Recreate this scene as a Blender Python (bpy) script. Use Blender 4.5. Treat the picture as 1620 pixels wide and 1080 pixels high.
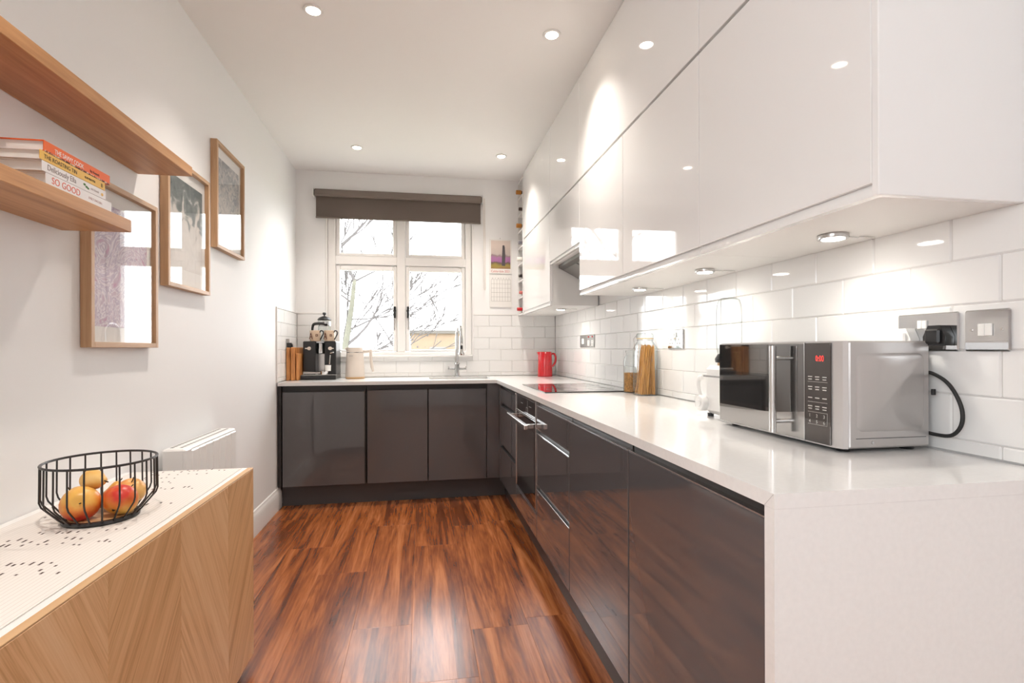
import bpy, math, random
from mathutils import Vector, Matrix, Euler
R = math.radians
random.seed(7)
for o in list(bpy.data.objects): bpy.data.objects.remove(o, do_unlink=True)
S = bpy.context.scene
COL = S.collection

# ------------------------------------------------------------------ camera, world, exposure
H = 1.138
cd = bpy.data.cameras.new('camera'); cam = bpy.data.objects.new('camera', cd); COL.objects.link(cam)
cd.sensor_width = 36.0; cd.lens = 805.27 / 1620 * 36
cd.shift_x = (810 - 801.73) / 1620; cd.shift_y = (551.16 - 540) / 1620
cd.clip_start = 0.02; cd.clip_end = 300
m = Matrix.Rotation(R(-9.5575), 4, 'Z') @ Matrix.Rotation(R(90), 4, 'X') @ Matrix.Rotation(R(-0.16), 4, 'Z')
m.translation = (0, 0, H); cam.matrix_world = m
S.camera = cam
SKY = 3.4
wd = bpy.data.worlds.new('overcast_sky'); S.world = wd; wd.use_nodes = True
bg = wd.node_tree.nodes['Background']; bg.inputs[0].default_value = (0.93, 0.97, 1.0, 1); bg.inputs[1].default_value = SKY
S.view_settings.view_transform = 'Standard'; S.view_settings.look = 'None'
S.view_settings.gamma = 1.0; S.view_settings.use_curve_mapping = False
S.view_settings.exposure = 1.52
DOWN_W = 27.0      # ceiling downlights
PUCK_W = 2.2       # lights under the wall cabinets

# room
XL, XR, YB, YF, ZC = -1.015, 1.187, 4.42, -2.7, 2.618
XD, YE, YD, XU, YUE, ZU = 0.566, 0.7445, 3.832, 0.849, 0.826, 1.4265
WT, WB = 0.900, 0.875      # worktop top / underside
WX0, WX1, WZ0, WZ1 = -0.766, 0.437, 1.085, 2.40   # window opening

# daylight helper for sampling only: portals in the real window opening and the added one
pl = bpy.data.lights.new('window_portal', 'AREA'); pl.shape = 'RECTANGLE'; pl.size = 1.15; pl.size_y = 1.3
try: pl.cycles.is_portal = True
except Exception: pass
po = bpy.data.objects.new('window_portal', pl); COL.objects.link(po); po.location = ((WX0 + WX1) / 2, YB + 0.27, (WZ0 + WZ1) / 2)
po.rotation_euler = (R(-90), 0, 0)
po2 = bpy.data.objects.new('added_window_portal', pl.copy()); po2.data.size = 1.05; po2.data.size_y = 1.72; COL.objects.link(po2)
po2.location = (XL - 0.21, -0.84, 1.625); po2.rotation_euler = (0, R(-90), 0)

# ------------------------------------------------------------------ materials
MATS = {}
def nodes(name):
    mt = bpy.data.materials.new(name); mt.use_nodes = True
    nt = mt.node_tree; b = nt.nodes['Principled BSDF']
    return mt, nt, b
def N(nt, t, **kw):
    n = nt.nodes.new(t)
    for k, v in kw.items(): setattr(n, k, v)
    return n
def mat(name, col, rough=0.5, metal=0.0, coat=0.0, emit=None, es=0.0, trans=0.0, ior=1.5, bump=0.0, bscale=60, spec=0.5, var=0.0, vscale=6):
    if name in MATS: return MATS[name]
    mt, nt, b = nodes(name)
    b.inputs['Base Color'].default_value = (*col, 1); b.inputs['Roughness'].default_value = rough
    b.inputs['Metallic'].default_value = metal; b.inputs['Coat Weight'].default_value = coat; b.inputs['Coat Roughness'].default_value = 0.03
    b.inputs['IOR'].default_value = ior; b.inputs['Transmission Weight'].default_value = trans
    b.inputs['Specular IOR Level'].default_value = spec
    if emit: b.inputs['Emission Color'].default_value = (*emit, 1); b.inputs['Emission Strength'].default_value = es
    tc = N(nt, 'ShaderNodeTexCoord')
    if var:
        nz = N(nt, 'ShaderNodeTexNoise'); nz.inputs['Scale'].default_value = vscale; nz.inputs['Detail'].default_value = 6
        cr = N(nt, 'ShaderNodeValToRGB')
        cr.color_ramp.elements[0].position = 0.3; cr.color_ramp.elements[1].position = 0.7
        cr.color_ramp.elements[0].color = (*[max(0, c * (1 - var)) for c in col], 1); cr.color_ramp.elements[1].color = (*[min(1, c * (1 + var)) for c in col], 1)
        nt.links.new(tc.outputs['Object'], nz.inputs['Vector']); nt.links.new(nz.outputs['Fac'], cr.inputs[0]); nt.links.new(cr.outputs[0], b.inputs['Base Color'])
    if bump:
        nz = N(nt, 'ShaderNodeTexNoise'); nz.inputs['Scale'].default_value = bscale; nz.inputs['Detail'].default_value = 4
        bp = N(nt, 'ShaderNodeBump'); bp.inputs['Strength'].default_value = bump; bp.inputs['Distance'].default_value = 0.01
        nt.links.new(tc.outputs['Object'], nz.inputs['Vector']); nt.links.new(nz.outputs['Fac'], bp.inputs['Height']); nt.links.new(bp.outputs[0], b.inputs['Normal'])
    MATS[name] = mt; return mt
def thin_glass(name, tint=(1, 1, 1), ior=1.45, extra=0.0):
    mt, nt, b = nodes(name); nt.nodes.remove(b)
    out = nt.nodes['Material Output']
    tr = N(nt, 'ShaderNodeBsdfTransparent'); tr.inputs[0].default_value = (*tint, 1)
    gl = N(nt, 'ShaderNodeBsdfGlossy'); gl.inputs['Roughness'].default_value = 0.0
    fr = N(nt, 'ShaderNodeFresnel'); fr.inputs[0].default_value = ior
    ad = N(nt, 'ShaderNodeMath', operation='ADD'); ad.inputs[1].default_value = extra; ad.use_clamp = True
    mx = N(nt, 'ShaderNodeMixShader')
    ge = N(nt, 'ShaderNodeNewGeometry'); iv = N(nt, 'ShaderNodeMath', operation='SUBTRACT'); iv.inputs[0].default_value = 1.0; mu = N(nt, 'ShaderNodeMath', operation='MULTIPLY')
    nt.links.new(ge.outputs['Backfacing'], iv.inputs[1]); nt.links.new(ad.outputs[0], mu.inputs[0]); nt.links.new(iv.outputs[0], mu.inputs[1])
    nt.links.new(fr.outputs[0], ad.inputs[0]); nt.links.new(mu.outputs[0], mx.inputs[0]); nt.links.new(tr.outputs[0], mx.inputs[1]); nt.links.new(gl.outputs[0], mx.inputs[2])
    nt.links.new(mx.outputs[0], out.inputs[0]); MATS[name] = mt; return mt
def wood(name, cols, stretch=(14, 1, 14), angle=0.0, rough=0.4, spec=0.5, scale=1.0, fibre=0.35, strips=0.0, dist=1.2, bump=0.05, pos=(0.3, 0.5, 0.72)):
    """grain runs along the axis with the small stretch; angle turns it in the YZ plane"""
    mt, nt, b = nodes(name); L = nt.links.new
    tc = N(nt, 'ShaderNodeTexCoord'); oi = N(nt, 'ShaderNodeObjectInfo')
    rot = N(nt, 'ShaderNodeMapping'); rot.inputs['Rotation'].default_value = (angle, 0, 0)
    mp = N(nt, 'ShaderNodeMapping'); mp.inputs['Scale'].default_value = tuple(s * scale for s in stretch)
    off = N(nt, 'ShaderNodeVectorMath', operation='MULTIPLY_ADD')
    cmb = N(nt, 'ShaderNodeCombineXYZ')
    for i in range(3): L(oi.outputs['Random'], cmb.inputs[i])
    off.inputs[1].default_value = (31.0, 17.0, 23.0)
    L(tc.outputs['Object'], rot.inputs[0]); L(rot.outputs[0], mp.inputs[0]); L(cmb.outputs[0], off.inputs[0]); L(mp.outputs[0], off.inputs[2])
    n1 = N(nt, 'ShaderNodeTexNoise'); n1.inputs['Scale'].default_value = 1.0; n1.inputs['Detail'].default_value = 7; n1.inputs['Roughness'].default_value = 0.6; n1.inputs['Distortion'].default_value = dist
    L(off.outputs[0], n1.inputs['Vector'])
    n2 = N(nt, 'ShaderNodeTexNoise'); n2.inputs['Scale'].default_value = 9.0; n2.inputs['Detail'].default_value = 3
    L(off.outputs[0], n2.inputs['Vector'])
    mx = N(nt, 'ShaderNodeMath', operation='MULTIPLY_ADD'); mx.inputs[1].default_value = fibre * 0.5
    sub = N(nt, 'ShaderNodeMath', operation='SUBTRACT'); sub.inputs[1].default_value = 0.5
    L(n2.outputs['Fac'], sub.inputs[0]); L(sub.outputs[0], mx.inputs[0]); L(n1.outputs['Fac'], mx.inputs[2])
    last = mx
    if strips:
        st = N(nt, 'ShaderNodeSeparateXYZ'); L(tc.outputs['Object'], st.inputs[0])
        dv = N(nt, 'ShaderNodeMath', operation='MULTIPLY_ADD'); dv.inputs[1].default_value = 13.0; L(st.outputs[0], dv.inputs[0]); L(oi.outputs['Random'], dv.inputs[2])
        fl = N(nt, 'ShaderNodeMath', operation='FLOOR'); L(dv.outputs[0], fl.inputs[0])
        ad = N(nt, 'ShaderNodeMath', operation='MULTIPLY_ADD'); ad.inputs[1].default_value = 57.3; L(oi.outputs['Random'], ad.inputs[0]); L(fl.outputs[0], ad.inputs[2])
        wn = N(nt, 'ShaderNodeTexWhiteNoise', noise_dimensions='1D'); L(ad.outputs[0], wn.inputs['W'])
        s2 = N(nt, 'ShaderNodeMath', operation='MULTIPLY_ADD'); s2.inputs[1].default_value = strips; s3 = N(nt, 'ShaderNodeMath', operation='SUBTRACT'); s3.inputs[1].default_value = 0.5
        L(wn.outputs['Value'], s3.inputs[0]); L(s3.outputs[0], s2.inputs[0]); L(last.outputs[0], s2.inputs[2]); last = s2
    cr = N(nt, 'ShaderNodeValToRGB'); e = cr.color_ramp.elements
    while len(e) < len(cols): e.new(0.5)
    for i, c in enumerate(cols):
        e[i].position = pos[i] if len(pos) == len(cols) else 0.25 + 0.5 * i / (len(cols) - 1); e[i].color = (*c, 1)
    L(last.outputs[0], cr.inputs[0]); L(cr.outputs[0], b.inputs['Base Color'])
    b.inputs['Roughness'].default_value = rough; b.inputs['Specular IOR Level'].default_value = spec
    if bump:
        bp = N(nt, 'ShaderNodeBump'); bp.inputs['Strength'].default_value = bump; bp.inputs['Distance'].default_value = 0.004
        L(n2.outputs['Fac'], bp.inputs['Height']); L(bp.outputs[0], b.inputs['Normal'])
    MATS[name] = mt; return mt

M_wall = mat('wall_paint', (0.86, 0.855, 0.85), 0.65, bump=0.02, bscale=180)
M_ceil = mat('ceiling_paint', (0.87, 0.855, 0.84), 0.7)
M_trim = mat('white_gloss_paint', (0.84, 0.82, 0.80), 0.3)
M_tile = mat('glazed_tile', (0.82, 0.815, 0.805), 0.06, bump=0.06, bscale=9)
M_grout = mat('grout', (0.68, 0.66, 0.64), 0.9)
M_quartz = mat('white_quartz', (0.80, 0.795, 0.785), 0.12, var=0.02, vscale=90)
M_dark = mat('dark_grey_gloss', (0.098, 0.094, 0.098), 0.035, coat=0.6)
M_darkm = mat('dark_grey_matt', (0.06, 0.058, 0.061), 0.35)
M_recess = mat('dark_carcass', (0.022, 0.02, 0.02), 0.4)
M_white = mat('white_gloss_lacquer', (0.86, 0.855, 0.845), 0.03, coat=0.5)
M_whitem = mat('white_melamine', (0.82, 0.81, 0.79), 0.4)
M_steel = mat('brushed_steel', (0.62, 0.61, 0.60), 0.25, 1.0)
M_chrome = mat('chrome', (0.60, 0.60, 0.60), 0.06, 1.0)
M_blackgl = mat('black_glass', (0.008, 0.008, 0.009), 0.02, coat=1.0)
M_ovengl = mat('oven_window_glass', (0.065, 0.07, 0.072), 0.03, coat=1.0)
M_black = mat('black_plastic', (0.014, 0.014, 0.015), 0.3)
M_blackmet = mat('black_wire', (0.02, 0.018, 0.018), 0.35)
M_rubber = mat('black_rubber', (0.012, 0.012, 0.012), 0.6)
M_red = mat('red_enamel', (0.72, 0.006, 0.016), 0.12, coat=0.8)
M_cream = mat('cream_plastic', (0.66, 0.58, 0.51), 0.35)
M_whitepl = mat('white_plastic', (0.82, 0.81, 0.79), 0.3)
M_paper = mat('paper', (0.80, 0.78, 0.75), 0.8)
M_blind = mat('taupe_blind_fabric', (0.19, 0.155, 0.132), 0.85, bump=0.05, bscale=400)
def translucent(mt, w, col):
    nt = mt.node_tree; out = nt.nodes['Material Output']; b = nt.nodes['Principled BSDF']
    tl = N(nt, 'ShaderNodeBsdfTranslucent'); tl.inputs[0].default_value = (*col, 1); mx = N(nt, 'ShaderNodeMixShader'); mx.inputs[0].default_value = w
    nt.links.new(b.outputs[0], mx.inputs[1]); nt.links.new(tl.outputs[0], mx.inputs[2]); nt.links.new(mx.outputs[0], out.inputs[0])
M_blindfab = mat('taupe_translucent_fabric', (0.17, 0.135, 0.115), 0.85); translucent(M_blindfab, 0.22, (0.30, 0.26, 0.23))
M_silver = mat('silver_paint', (0.48, 0.46, 0.45), 0.32, 0.55)
M_glass = thin_glass('window_glass')
M_picglass = thin_glass('picture_glass', extra=0.03)
def vessel_glass(name, tint, edge):
    mt, nt, b = nodes(name); nt.nodes.remove(b); out = nt.nodes['Material Output']; L = nt.links.new
    lw = N(nt, 'ShaderNodeLayerWeight'); lw.inputs[0].default_value = 0.5
    pw = N(nt, 'ShaderNodeMath', operation='POWER'); pw.inputs[1].default_value = 3.0; L(lw.outputs['Facing'], pw.inputs[0])
    ma = N(nt, 'ShaderNodeMath', operation='MULTIPLY_ADD'); ma.inputs[1].default_value = 0.55; ma.inputs[2].default_value = 0.035; L(pw.outputs[0], ma.inputs[0])
    mc = N(nt, 'ShaderNodeMix', data_type='RGBA'); mc.inputs['A'].default_value = (*tint, 1); mc.inputs['B'].default_value = (*edge, 1); L(pw.outputs[0], mc.inputs['Factor'])
    tr = N(nt, 'ShaderNodeBsdfTransparent'); L(mc.outputs['Result'], tr.inputs[0]); gl = N(nt, 'ShaderNodeBsdfGlossy'); gl.inputs['Roughness'].default_value = 0.01
    mx = N(nt, 'ShaderNodeMixShader'); L(ma.outputs[0], mx.inputs[0]); L(tr.outputs[0], mx.inputs[1]); L(gl.outputs[0], mx.inputs[2]); L(mx.outputs[0], out.inputs[0])
    MATS[name] = mt; return mt
M_jarglass = vessel_glass('jar_glass', (0.95, 0.97, 0.965), (0.35, 0.38, 0.37))
M_lamp = mat('lamp_lens', (1, 1, 1), 0.5, emit=(1.0, 0.86, 0.68), es=14)
M_pucklens = mat('puck_lens', (1, 1, 1), 0.5, emit=(1.0, 0.95, 0.86), es=14)
FL_D, FL_M, FL_L, FL_O = (0.070, 0.018, 0.007), (0.19, 0.052, 0.015), (0.31, 0.095, 0.026), (0.47, 0.170, 0.058)
M_floor = wood('acacia_plank', (FL_D, FL_M, FL_L, FL_O), (12, 0.8, 4), rough=0.25, spec=0.8, strips=0.13, dist=1.8, fibre=0.6, bump=0.04, pos=(0.26, 0.42, 0.54, 0.72))
OAKS = ((0.40, 0.185, 0.068), (0.52, 0.26, 0.105), (0.62, 0.335, 0.15))
M_oak = wood('oak_along_wall', OAKS, (26, 1.2, 26), rough=0.42, fibre=0.5)
M_oakv = wood('oak_upright', OAKS, (30, 30, 1.4), rough=0.42, fibre=0.5)
M_oakp = wood('oak_veneer_rising', ((0.58, 0.32, 0.145), (0.75, 0.465, 0.245), (0.82, 0.55, 0.32)), (38, 0.9, 38), angle=R(62), rough=0.42, fibre=0.9)
M_oakn = wood('oak_veneer_falling', ((0.50, 0.265, 0.115), (0.68, 0.405, 0.20), (0.77, 0.49, 0.265)), (38, 0.9, 38), angle=R(-52), rough=0.42, fibre=0.9)
M_oaklight = wood('pale_oak_edge', ((0.55, 0.33, 0.16), (0.64, 0.41, 0.22)), (26, 1.2, 26), rough=0.45, fibre=0.4, pos=(0.3, 0.7))
M_frame = wood('pale_oak_frame', ((0.40, 0.23, 0.115), (0.52, 0.32, 0.175), (0.60, 0.39, 0.235)), (30, 30, 1.4), rough=0.45, fibre=0.5)
M_framer = wood('pale_oak_frame_rail', ((0.40, 0.23, 0.115), (0.52, 0.32, 0.175), (0.60, 0.39, 0.235)), (30, 1.4, 30), rough=0.45, fibre=0.5)
M_board = wood('olive_wood', ((0.34, 0.115, 0.03), (0.60, 0.25, 0.075), (0.74, 0.38, 0.14)), (10, 10, 2.0), rough=0.4, fibre=0.6, dist=2.0)
M_bamboo = mat('bamboo_base', (0.62, 0.38, 0.18), 0.45)

# ------------------------------------------------------------------ mesh building
class MB:
    def __init__(s): s.v = []; s.f = []
    def add(s, vs, fs):
        k = len(s.v); s.v += [tuple(v) for v in vs]; s.f += [tuple(i + k for i in f) for f in fs]; return s
    def box(s, a, b, c=0.0, rot=None, at=None):
        a, b = [min(x, y) for x, y in zip(a, b)], [max(x, y) for x, y in zip(a, b)]
        if c <= 0:
            vs = [(x, y, z) for x in (a[0], b[0]) for y in (a[1], b[1]) for z in (a[2], b[2])]
            fs = [(0, 1, 3, 2), (4, 6, 7, 5), (0, 4, 5, 1), (2, 3, 7, 6), (0, 2, 6, 4), (1, 5, 7, 3)]
        else:
            c = min(c, *[(b[i] - a[i]) * 0.49 for i in range(3)])
            vs = []; idx = {}
            for ix in (0, 1):
                for iy in (0, 1):
                    for iz in (0, 1):
                        P = [(a, b)[ix][0], (a, b)[iy][1], (a, b)[iz][2]]; sg = [1 - 2 * ix, 1 - 2 * iy, 1 - 2 * iz]
                        for ax in range(3):
                            q = list(P)
                            for o in range(3):
                                if o != ax: q[o] += sg[o] * c
                            idx[(ix, iy, iz, ax)] = len(vs); vs.append(tuple(q))
            g = lambda i, ax: idx[(*i, ax)]
            fs = []
            for ax in range(3):
                o1, o2 = (ax + 1) % 3, (ax + 2) % 3
                for sd in (0, 1):
                    loop = []
                    for u, w in ((0, 0), (1, 0), (1, 1), (0, 1)):
                        i = [0, 0, 0]; i[ax] = sd; i[o1] = u; i[o2] = w; loop.append(g(i, ax))
                    fs.append(tuple(loop if sd else loop[::-1]))
                for u in (0, 1):
                    for w in (0, 1):
                        i0 = [0, 0, 0]; i1 = [0, 0, 0]; i1[ax] = 1
                        for i in (i0, i1): i[o1] = u; i[o2] = w
                        q = (g(i0, o1), g(i1, o1), g(i1, o2), g(i0, o2)); fs.append(q if (u == w) else q[::-1])
            for ix in (0, 1):
                for iy in (0, 1):
                    for iz in (0, 1):
                        q = tuple(g((ix, iy, iz), k) for k in range(3)); fs.append(q if (ix + iy + iz) % 2 == 1 else q[::-1])
        if rot is not None:
            at = Vector(at if at is not None else [(p + q) / 2 for p, q in zip(a, b)])
            vs = [tuple(rot @ (Vector(v) - at) + at) for v in vs]
        return s.add(vs, fs)
    def quad(s, p): return s.add(p, [tuple(range(len(p)))])
    def prism(s, poly, axis, a, b):
        """poly of 2D points swept along axis 0/1/2 from a to b (2D order: remaining axes ascending)"""
        n = len(poly); P = []
        for t in (a, b):
            for (u, w) in poly:
                q = [u, w]; q.insert(axis, t); P.append(tuple(q))
        fs = [tuple(range(n))[::-1], tuple(range(n, 2 * n))] + [(i, (i + 1) % n, n + (i + 1) % n, n + i) for i in range(n)]
        return s.add(P, fs)
    def tube(s, pts, r, n=8, closed=False, caps=True):
        pts = [Vector(p) for p in pts]; m = len(pts); rs = r if isinstance(r, (list, tuple)) else [r] * m
        if len(rs) != m: rs = [rs[min(int(i / (m - 1) * (len(rs) - 1)), len(rs) - 2)] * (1 - (i / (m - 1) * (len(rs) - 1)) % 1.0 if i < m - 1 else 0) + rs[min(int(i / (m - 1) * (len(rs) - 1)), len(rs) - 2) + 1] * ((i / (m - 1) * (len(rs) - 1)) % 1.0 if i < m - 1 else 1) for i in range(m)]
        vs = []; up = None
        for i, p in enumerate(pts):
            if closed: t = pts[(i + 1) % m] - pts[i - 1]
            else: t = pts[min(i + 1, m - 1)] - pts[max(i - 1, 0)]
            t.normalize()
            if up is None: up = Vector((0, 0, 1)) if abs(t.z) < 0.9 else Vector((1, 0, 0))
            x = t.cross(up); 
            if x.length < 1e-4: x = t.cross(Vector((0.3, 0.8, 0.5)))
            x.normalize(); y = x.cross(t).normalized(); up = y
            for k in range(n):
                a = 2 * math.pi * k / n; vs.append(p + (x * math.cos(a) + y * math.sin(a)) * rs[i])
        fs = []
        for i in range(m if closed else m - 1):
            j = (i + 1) % m
            for k in range(n): fs.append((i * n + k, i * n + (k + 1) % n, j * n + (k + 1) % n, j * n + k))
        if caps and not closed: fs += [tuple(range(n))[::-1], tuple(range((m - 1) * n, m * n))]
        return s.add(vs, fs)
    def lathe(s, prof, c=(0, 0, 0), n=24, axis=2, rot=None, squash=(1, 1)):
        vs = []; fs = []; rings = []
        for (r, z) in prof:
            if r <= 1e-6: rings.append([len(vs)]); vs.append((0, 0, z))
            else:
                rings.append(list(range(len(vs), len(vs) + n)))
                for k in range(n):
                    a = 2 * math.pi * k / n; vs.append((r * math.cos(a) * squash[0], r * math.sin(a) * squash[1], z))
        for A, B in zip(rings, rings[1:]):
            if len(A) == 1 and len(B) == 1: continue
            for k in range(n):
                k2 = (k + 1) % n
                if len(A) == 1: fs.append((A[0], B[k2], B[k]))
                elif len(B) == 1: fs.append((A[k], A[k2], B[0]))
                else: fs.append((A[k], A[k2], B[k2], B[k]))
        if axis == 0: vs = [(z, x, y) for x, y, z in vs]
        if axis == 1: vs = [(y, z, x) for x, y, z in vs]
        if rot is not None: vs = [tuple(rot @ Vector(v)) for v in vs]
        return s.add([(x + c[0], y + c[1], z + c[2]) for x, y, z in vs], fs)
    def ball(s, c, r, n=16, sq=(1, 1, 1)):
        pr = [(math.sin(math.pi * i / 10) * r, -math.cos(math.pi * i / 10) * r) for i in range(11)]
        k = len(s.v); s.lathe(pr, (0, 0, 0), n)
        s.v[k:] = [(c[0] + x * sq[0], c[1] + y * sq[1], c[2] + z * sq[2]) for x, y, z in s.v[k:]]; return s
    def xf(s, M):
        s.v = [tuple(M @ Vector(v)) for v in s.v]; return s
    def mesh(s, name, mt, off=(0, 0, 0), smooth=True):
        me = bpy.data.meshes.new(name)
        me.from_pydata([(x - off[0], y - off[1], z - off[2]) for x, y, z in s.v], [], s.f)
        me.validate(); me.update()
        if mt: me.materials.append(mt)
        if smooth:
            me.polygons.foreach_set('use_smooth', [True] * len(me.polygons)); me.set_sharp_from_angle(angle=R(38))
        return me
    def build(s, name, mt, parent=None, loc=None, smooth=True):
        """vertices are world coordinates; the object sits at its parent's (or its own) base"""
        if loc is None:
            if parent is not None: loc = wloc(parent)
            else:
                xs, ys, zs = zip(*s.v); loc = ((min(xs) + max(xs)) / 2, (min(ys) + max(ys)) / 2, min(zs))
        o = bpy.data.objects.new(name, s.mesh(name, mt, loc, smooth)); COL.objects.link(o)
        if parent is not None: o.parent = parent; o.location = Vector(loc) - Vector(wloc(parent))
        else: o.location = loc
        return o
def smooth(pts, n=6):
    P = [Vector(p) for p in pts]; P = [P[0] * 2 - P[1]] + P + [P[-1] * 2 - P[-2]]; out = []
    for i in range(1, len(P) - 2):
        for k in range(n):
            t = k / n; a, b, c, d = P[i - 1], P[i], P[i + 1], P[i + 2]
            out.append(0.5 * ((2 * b) + (c - a) * t + (2 * a - 5 * b + 4 * c - d) * t * t + (3 * b - a - 3 * c + d) * t ** 3))
    return out + [P[-2]]
def wloc(o):
    v = Vector(o.location)
    while o.parent: o = o.parent; v += o.location
    return tuple(v)
def tag(o, label=None, cat=None, group=None, kind=None):
    if label: o['label'] = label
    if cat: o['category'] = cat
    if group: o['group'] = group
    if kind: o['kind'] = kind
    return o
def thing(name, loc, label, cat, group=None):
    o = bpy.data.objects.new(name, None); o.empty_display_size = 0.05; COL.objects.link(o); o.location = loc
    return tag(o, label, cat, group)
def B(a, b, c=0.0): return MB().box(a, b, c)
_font = None
def text(parent, name, s, size, origin, right, up, mt, depth=0.0004, align='LEFT', squeeze=1.0):
    cu = bpy.data.curves.new('t', 'FONT'); cu.body = s; cu.size = size; cu.align_x = align; cu.extrude = depth / 2; cu.resolution_u = 3
    ob = bpy.data.objects.new('t', cu); COL.objects.link(ob)
    bpy.context.view_layer.update()
    me = bpy.data.meshes.new_from_object(ob.evaluated_get(bpy.context.evaluated_depsgraph_get()))
    bpy.data.objects.remove(ob, do_unlink=True); bpy.data.curves.remove(cu)
    r = Vector(right).normalized(); u = Vector(up).normalized(); n = r.cross(u)
    base = Vector(wloc(parent))
    for v in me.vertices: v.co = Vector(origin) + r * v.co.x * squeeze + u * v.co.y + n * v.co.z - base
    me.materials.clear(); me.materials.append(mt); me.name = name
    o = bpy.data.objects.new(name, me); COL.objects.link(o); o.parent = parent
    return o
def grid_slab(xs, ys, filled, z0, z1):
    mb = MB(); nx, ny = len(xs) - 1, len(ys) - 1
    F = lambda i, j: 0 <= i < nx and 0 <= j < ny and filled(i, j)
    for i in range(nx):
        for j in range(ny):
            if not F(i, j): continue
            a, b, c, d = xs[i], xs[i + 1], ys[j], ys[j + 1]
            mb.quad([(a, c, z1), (b, c, z1), (b, d, z1), (a, d, z1)]); mb.quad([(a, d, z0), (b, d, z0), (b, c, z0), (a, c, z0)])
            if not F(i - 1, j): mb.quad([(a, d, z0), (a, c, z0), (a, c, z1), (a, d, z1)])
            if not F(i + 1, j): mb.quad([(b, c, z0), (b, d, z0), (b, d, z1), (b, c, z1)])
            if not F(i, j - 1): mb.quad([(a, c, z0), (b, c, z0), (b, c, z1), (a, c, z1)])
            if not F(i, j + 1): mb.quad([(b, d, z0), (a, d, z0), (a, d, z1), (b, d, z1)])
    return mb
def struct(o): return tag(o, kind='structure')

# ------------------------------------------------------------------ the shell
TW = 0.008
floor = struct(B((XL - 0.1, YF - 0.1, -0.06), (XR + 0.1, YB + 0.1, -0.006)).build('floor', M_recess))
PW, PL = 0.236, 1.22
full = B((0, 0, -0.0055), (PW - 0.0005, PL - 0.0005, 0), 0.0005).mesh('plank', M_floor)
row = 0; x = -0.04 - 5 * PW
offs = {5: 2.02, 4: 2.40, 6: 1.10, 3: 2.95, 2: 2.1, 7: 2.37}
while x < XR:
    st = offs.get(row, random.uniform(0, PL)) % PL + YF - PL
    y = st
    while y < YB:
        x0, x1, y0, y1 = max(x, XL), min(x + PW - 0.0005, XR), max(y, YF), min(y + PL - 0.0005, YB)
        if x1 - x0 > 0.01 and y1 - y0 > 0.01:
            if x1 - x0 > PW - 0.01 and y1 - y0 > PL - 0.01: me = full
            else: me = B((0, 0, -0.0055), (x1 - x0, y1 - y0, 0), 0.0005).mesh('plank', M_floor)
            o = bpy.data.objects.new('plank', me); COL.objects.link(o); o.parent = floor
            o.location = Vector((x0, y0, 0)) - Vector(wloc(floor))
        y += PL
    x += PW; row += 1
struct(B((XL - 0.1, YF - 0.1, ZC), (XR + 0.1, YB + 0.1, ZC + 0.1)).build('ceiling', M_ceil))
wl = MB(); G0, G1, GZ0, GZ1 = -1.70, 0.02, 1.10, 2.15      # unseen window added for fill light, in the left wall behind the camera
for a, b in (((YF - 0.1, -0.06), (G0, ZC)), ((G1, -0.06), (YB + 0.3, ZC)), ((G0, -0.06), (G1, GZ0)), ((G0, GZ1), (G1, ZC))): wl.box((XL - 0.2, a[0], a[1]), (XL, b[0], b[1]))
wall_left = struct(wl.build('wall_left', M_wall))
wall_right = struct(B((XR + TW, YF - 0.1, -0.06), (XR + 0.12, YB + 0.3, ZC)).build('wall_right', M_wall))
struct(B((XL, YF - 0.1, -0.005), (XR + TW, YF, ZC)).build('wall_front', M_wall))
wb = MB()
for a, b in (((XL, -0.005), (WX0, ZC)), ((WX1, -0.005), (XR + TW, ZC)), ((WX0, -0.005), (WX1, WZ0)), ((WX0, WZ1), (WX1, ZC))):
    wb.box((a[0], YB + TW, a[1]), (b[0], YB + 0.26, b[1]))
# plaster skin above the tiles is flush with the tile faces
TT = 1.432
for a, b in (((XL, TT + 0.004), (WX0, ZC)), ((WX1, TT + 0.004), (XR + TW, ZC)), ((WX0, WZ1), (WX1, ZC))):
    wb.box((a[0], YB + 0.003, a[1]), (b[0], YB + TW, b[1]))
wall_back = struct(wb.build('wall_back', M_wall))
# baseboard on the left wall, moulded top
bbp = [(XL, 0.0), (XL + 0.020, 0.0), (XL + 0.020, 0.105), (XL + 0.016, 0.118), (XL + 0.013, 0.128), (XL + 0.008, 0.135), (XL + 0.007, 0.145), (XL, 0.150)]
struct(MB().prism([(a, b) for a, b in bbp], 1, YF, YD + 0.07).build('baseboard_left', M_trim))

# tiles: each one a piece of its wall
gp = 0.0016
tile_cache = {}
def tile(wall, plane, u0, u1, z0, z1):
    u0 += gp / 2; u1 -= gp / 2; z0 += gp / 2; z1 -= gp / 2
    if u1 - u0 < 0.006 or z1 - z0 < 0.006: return
    key = (plane, round(u1 - u0, 4), round(z1 - z0, 4))
    w, h = u1 - u0, z1 - z0
    if key not in tile_cache:
        if plane == 'right': mb = B((0, 0, 0), (TW - 0.0005, w, h), 0.003)
        elif plane == 'back': mb = B((0, 0, 0), (w, TW - 0.0005, h), 0.003)
        else: mb = B((0, 0, 0), (TW - 0.0005, w, h), 0.003)
        tile_cache[key] = mb.mesh('tile', M_tile)
    o = bpy.data.objects.new('tile', tile_cache[key]); COL.objects.link(o); o.parent = wall
    p = {'right': (XR, u0, z0), 'back': (u0, YB, z0), 'left': (XL + 0.0005, u0, z0)}[plane]
    dx = 0.0004 * random.random()
    p = (p[0] + (dx if plane == 'right' else 0), p[1] + (dx if plane == 'back' else 0), p[2])
    o.location = Vector(p) - Vector(wloc(wall))
rows = [(WT + 0.001, 0.932)] + [(0.932 + 0.1 * k, 1.032 + 0.1 * k) for k in range(5)]
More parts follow.
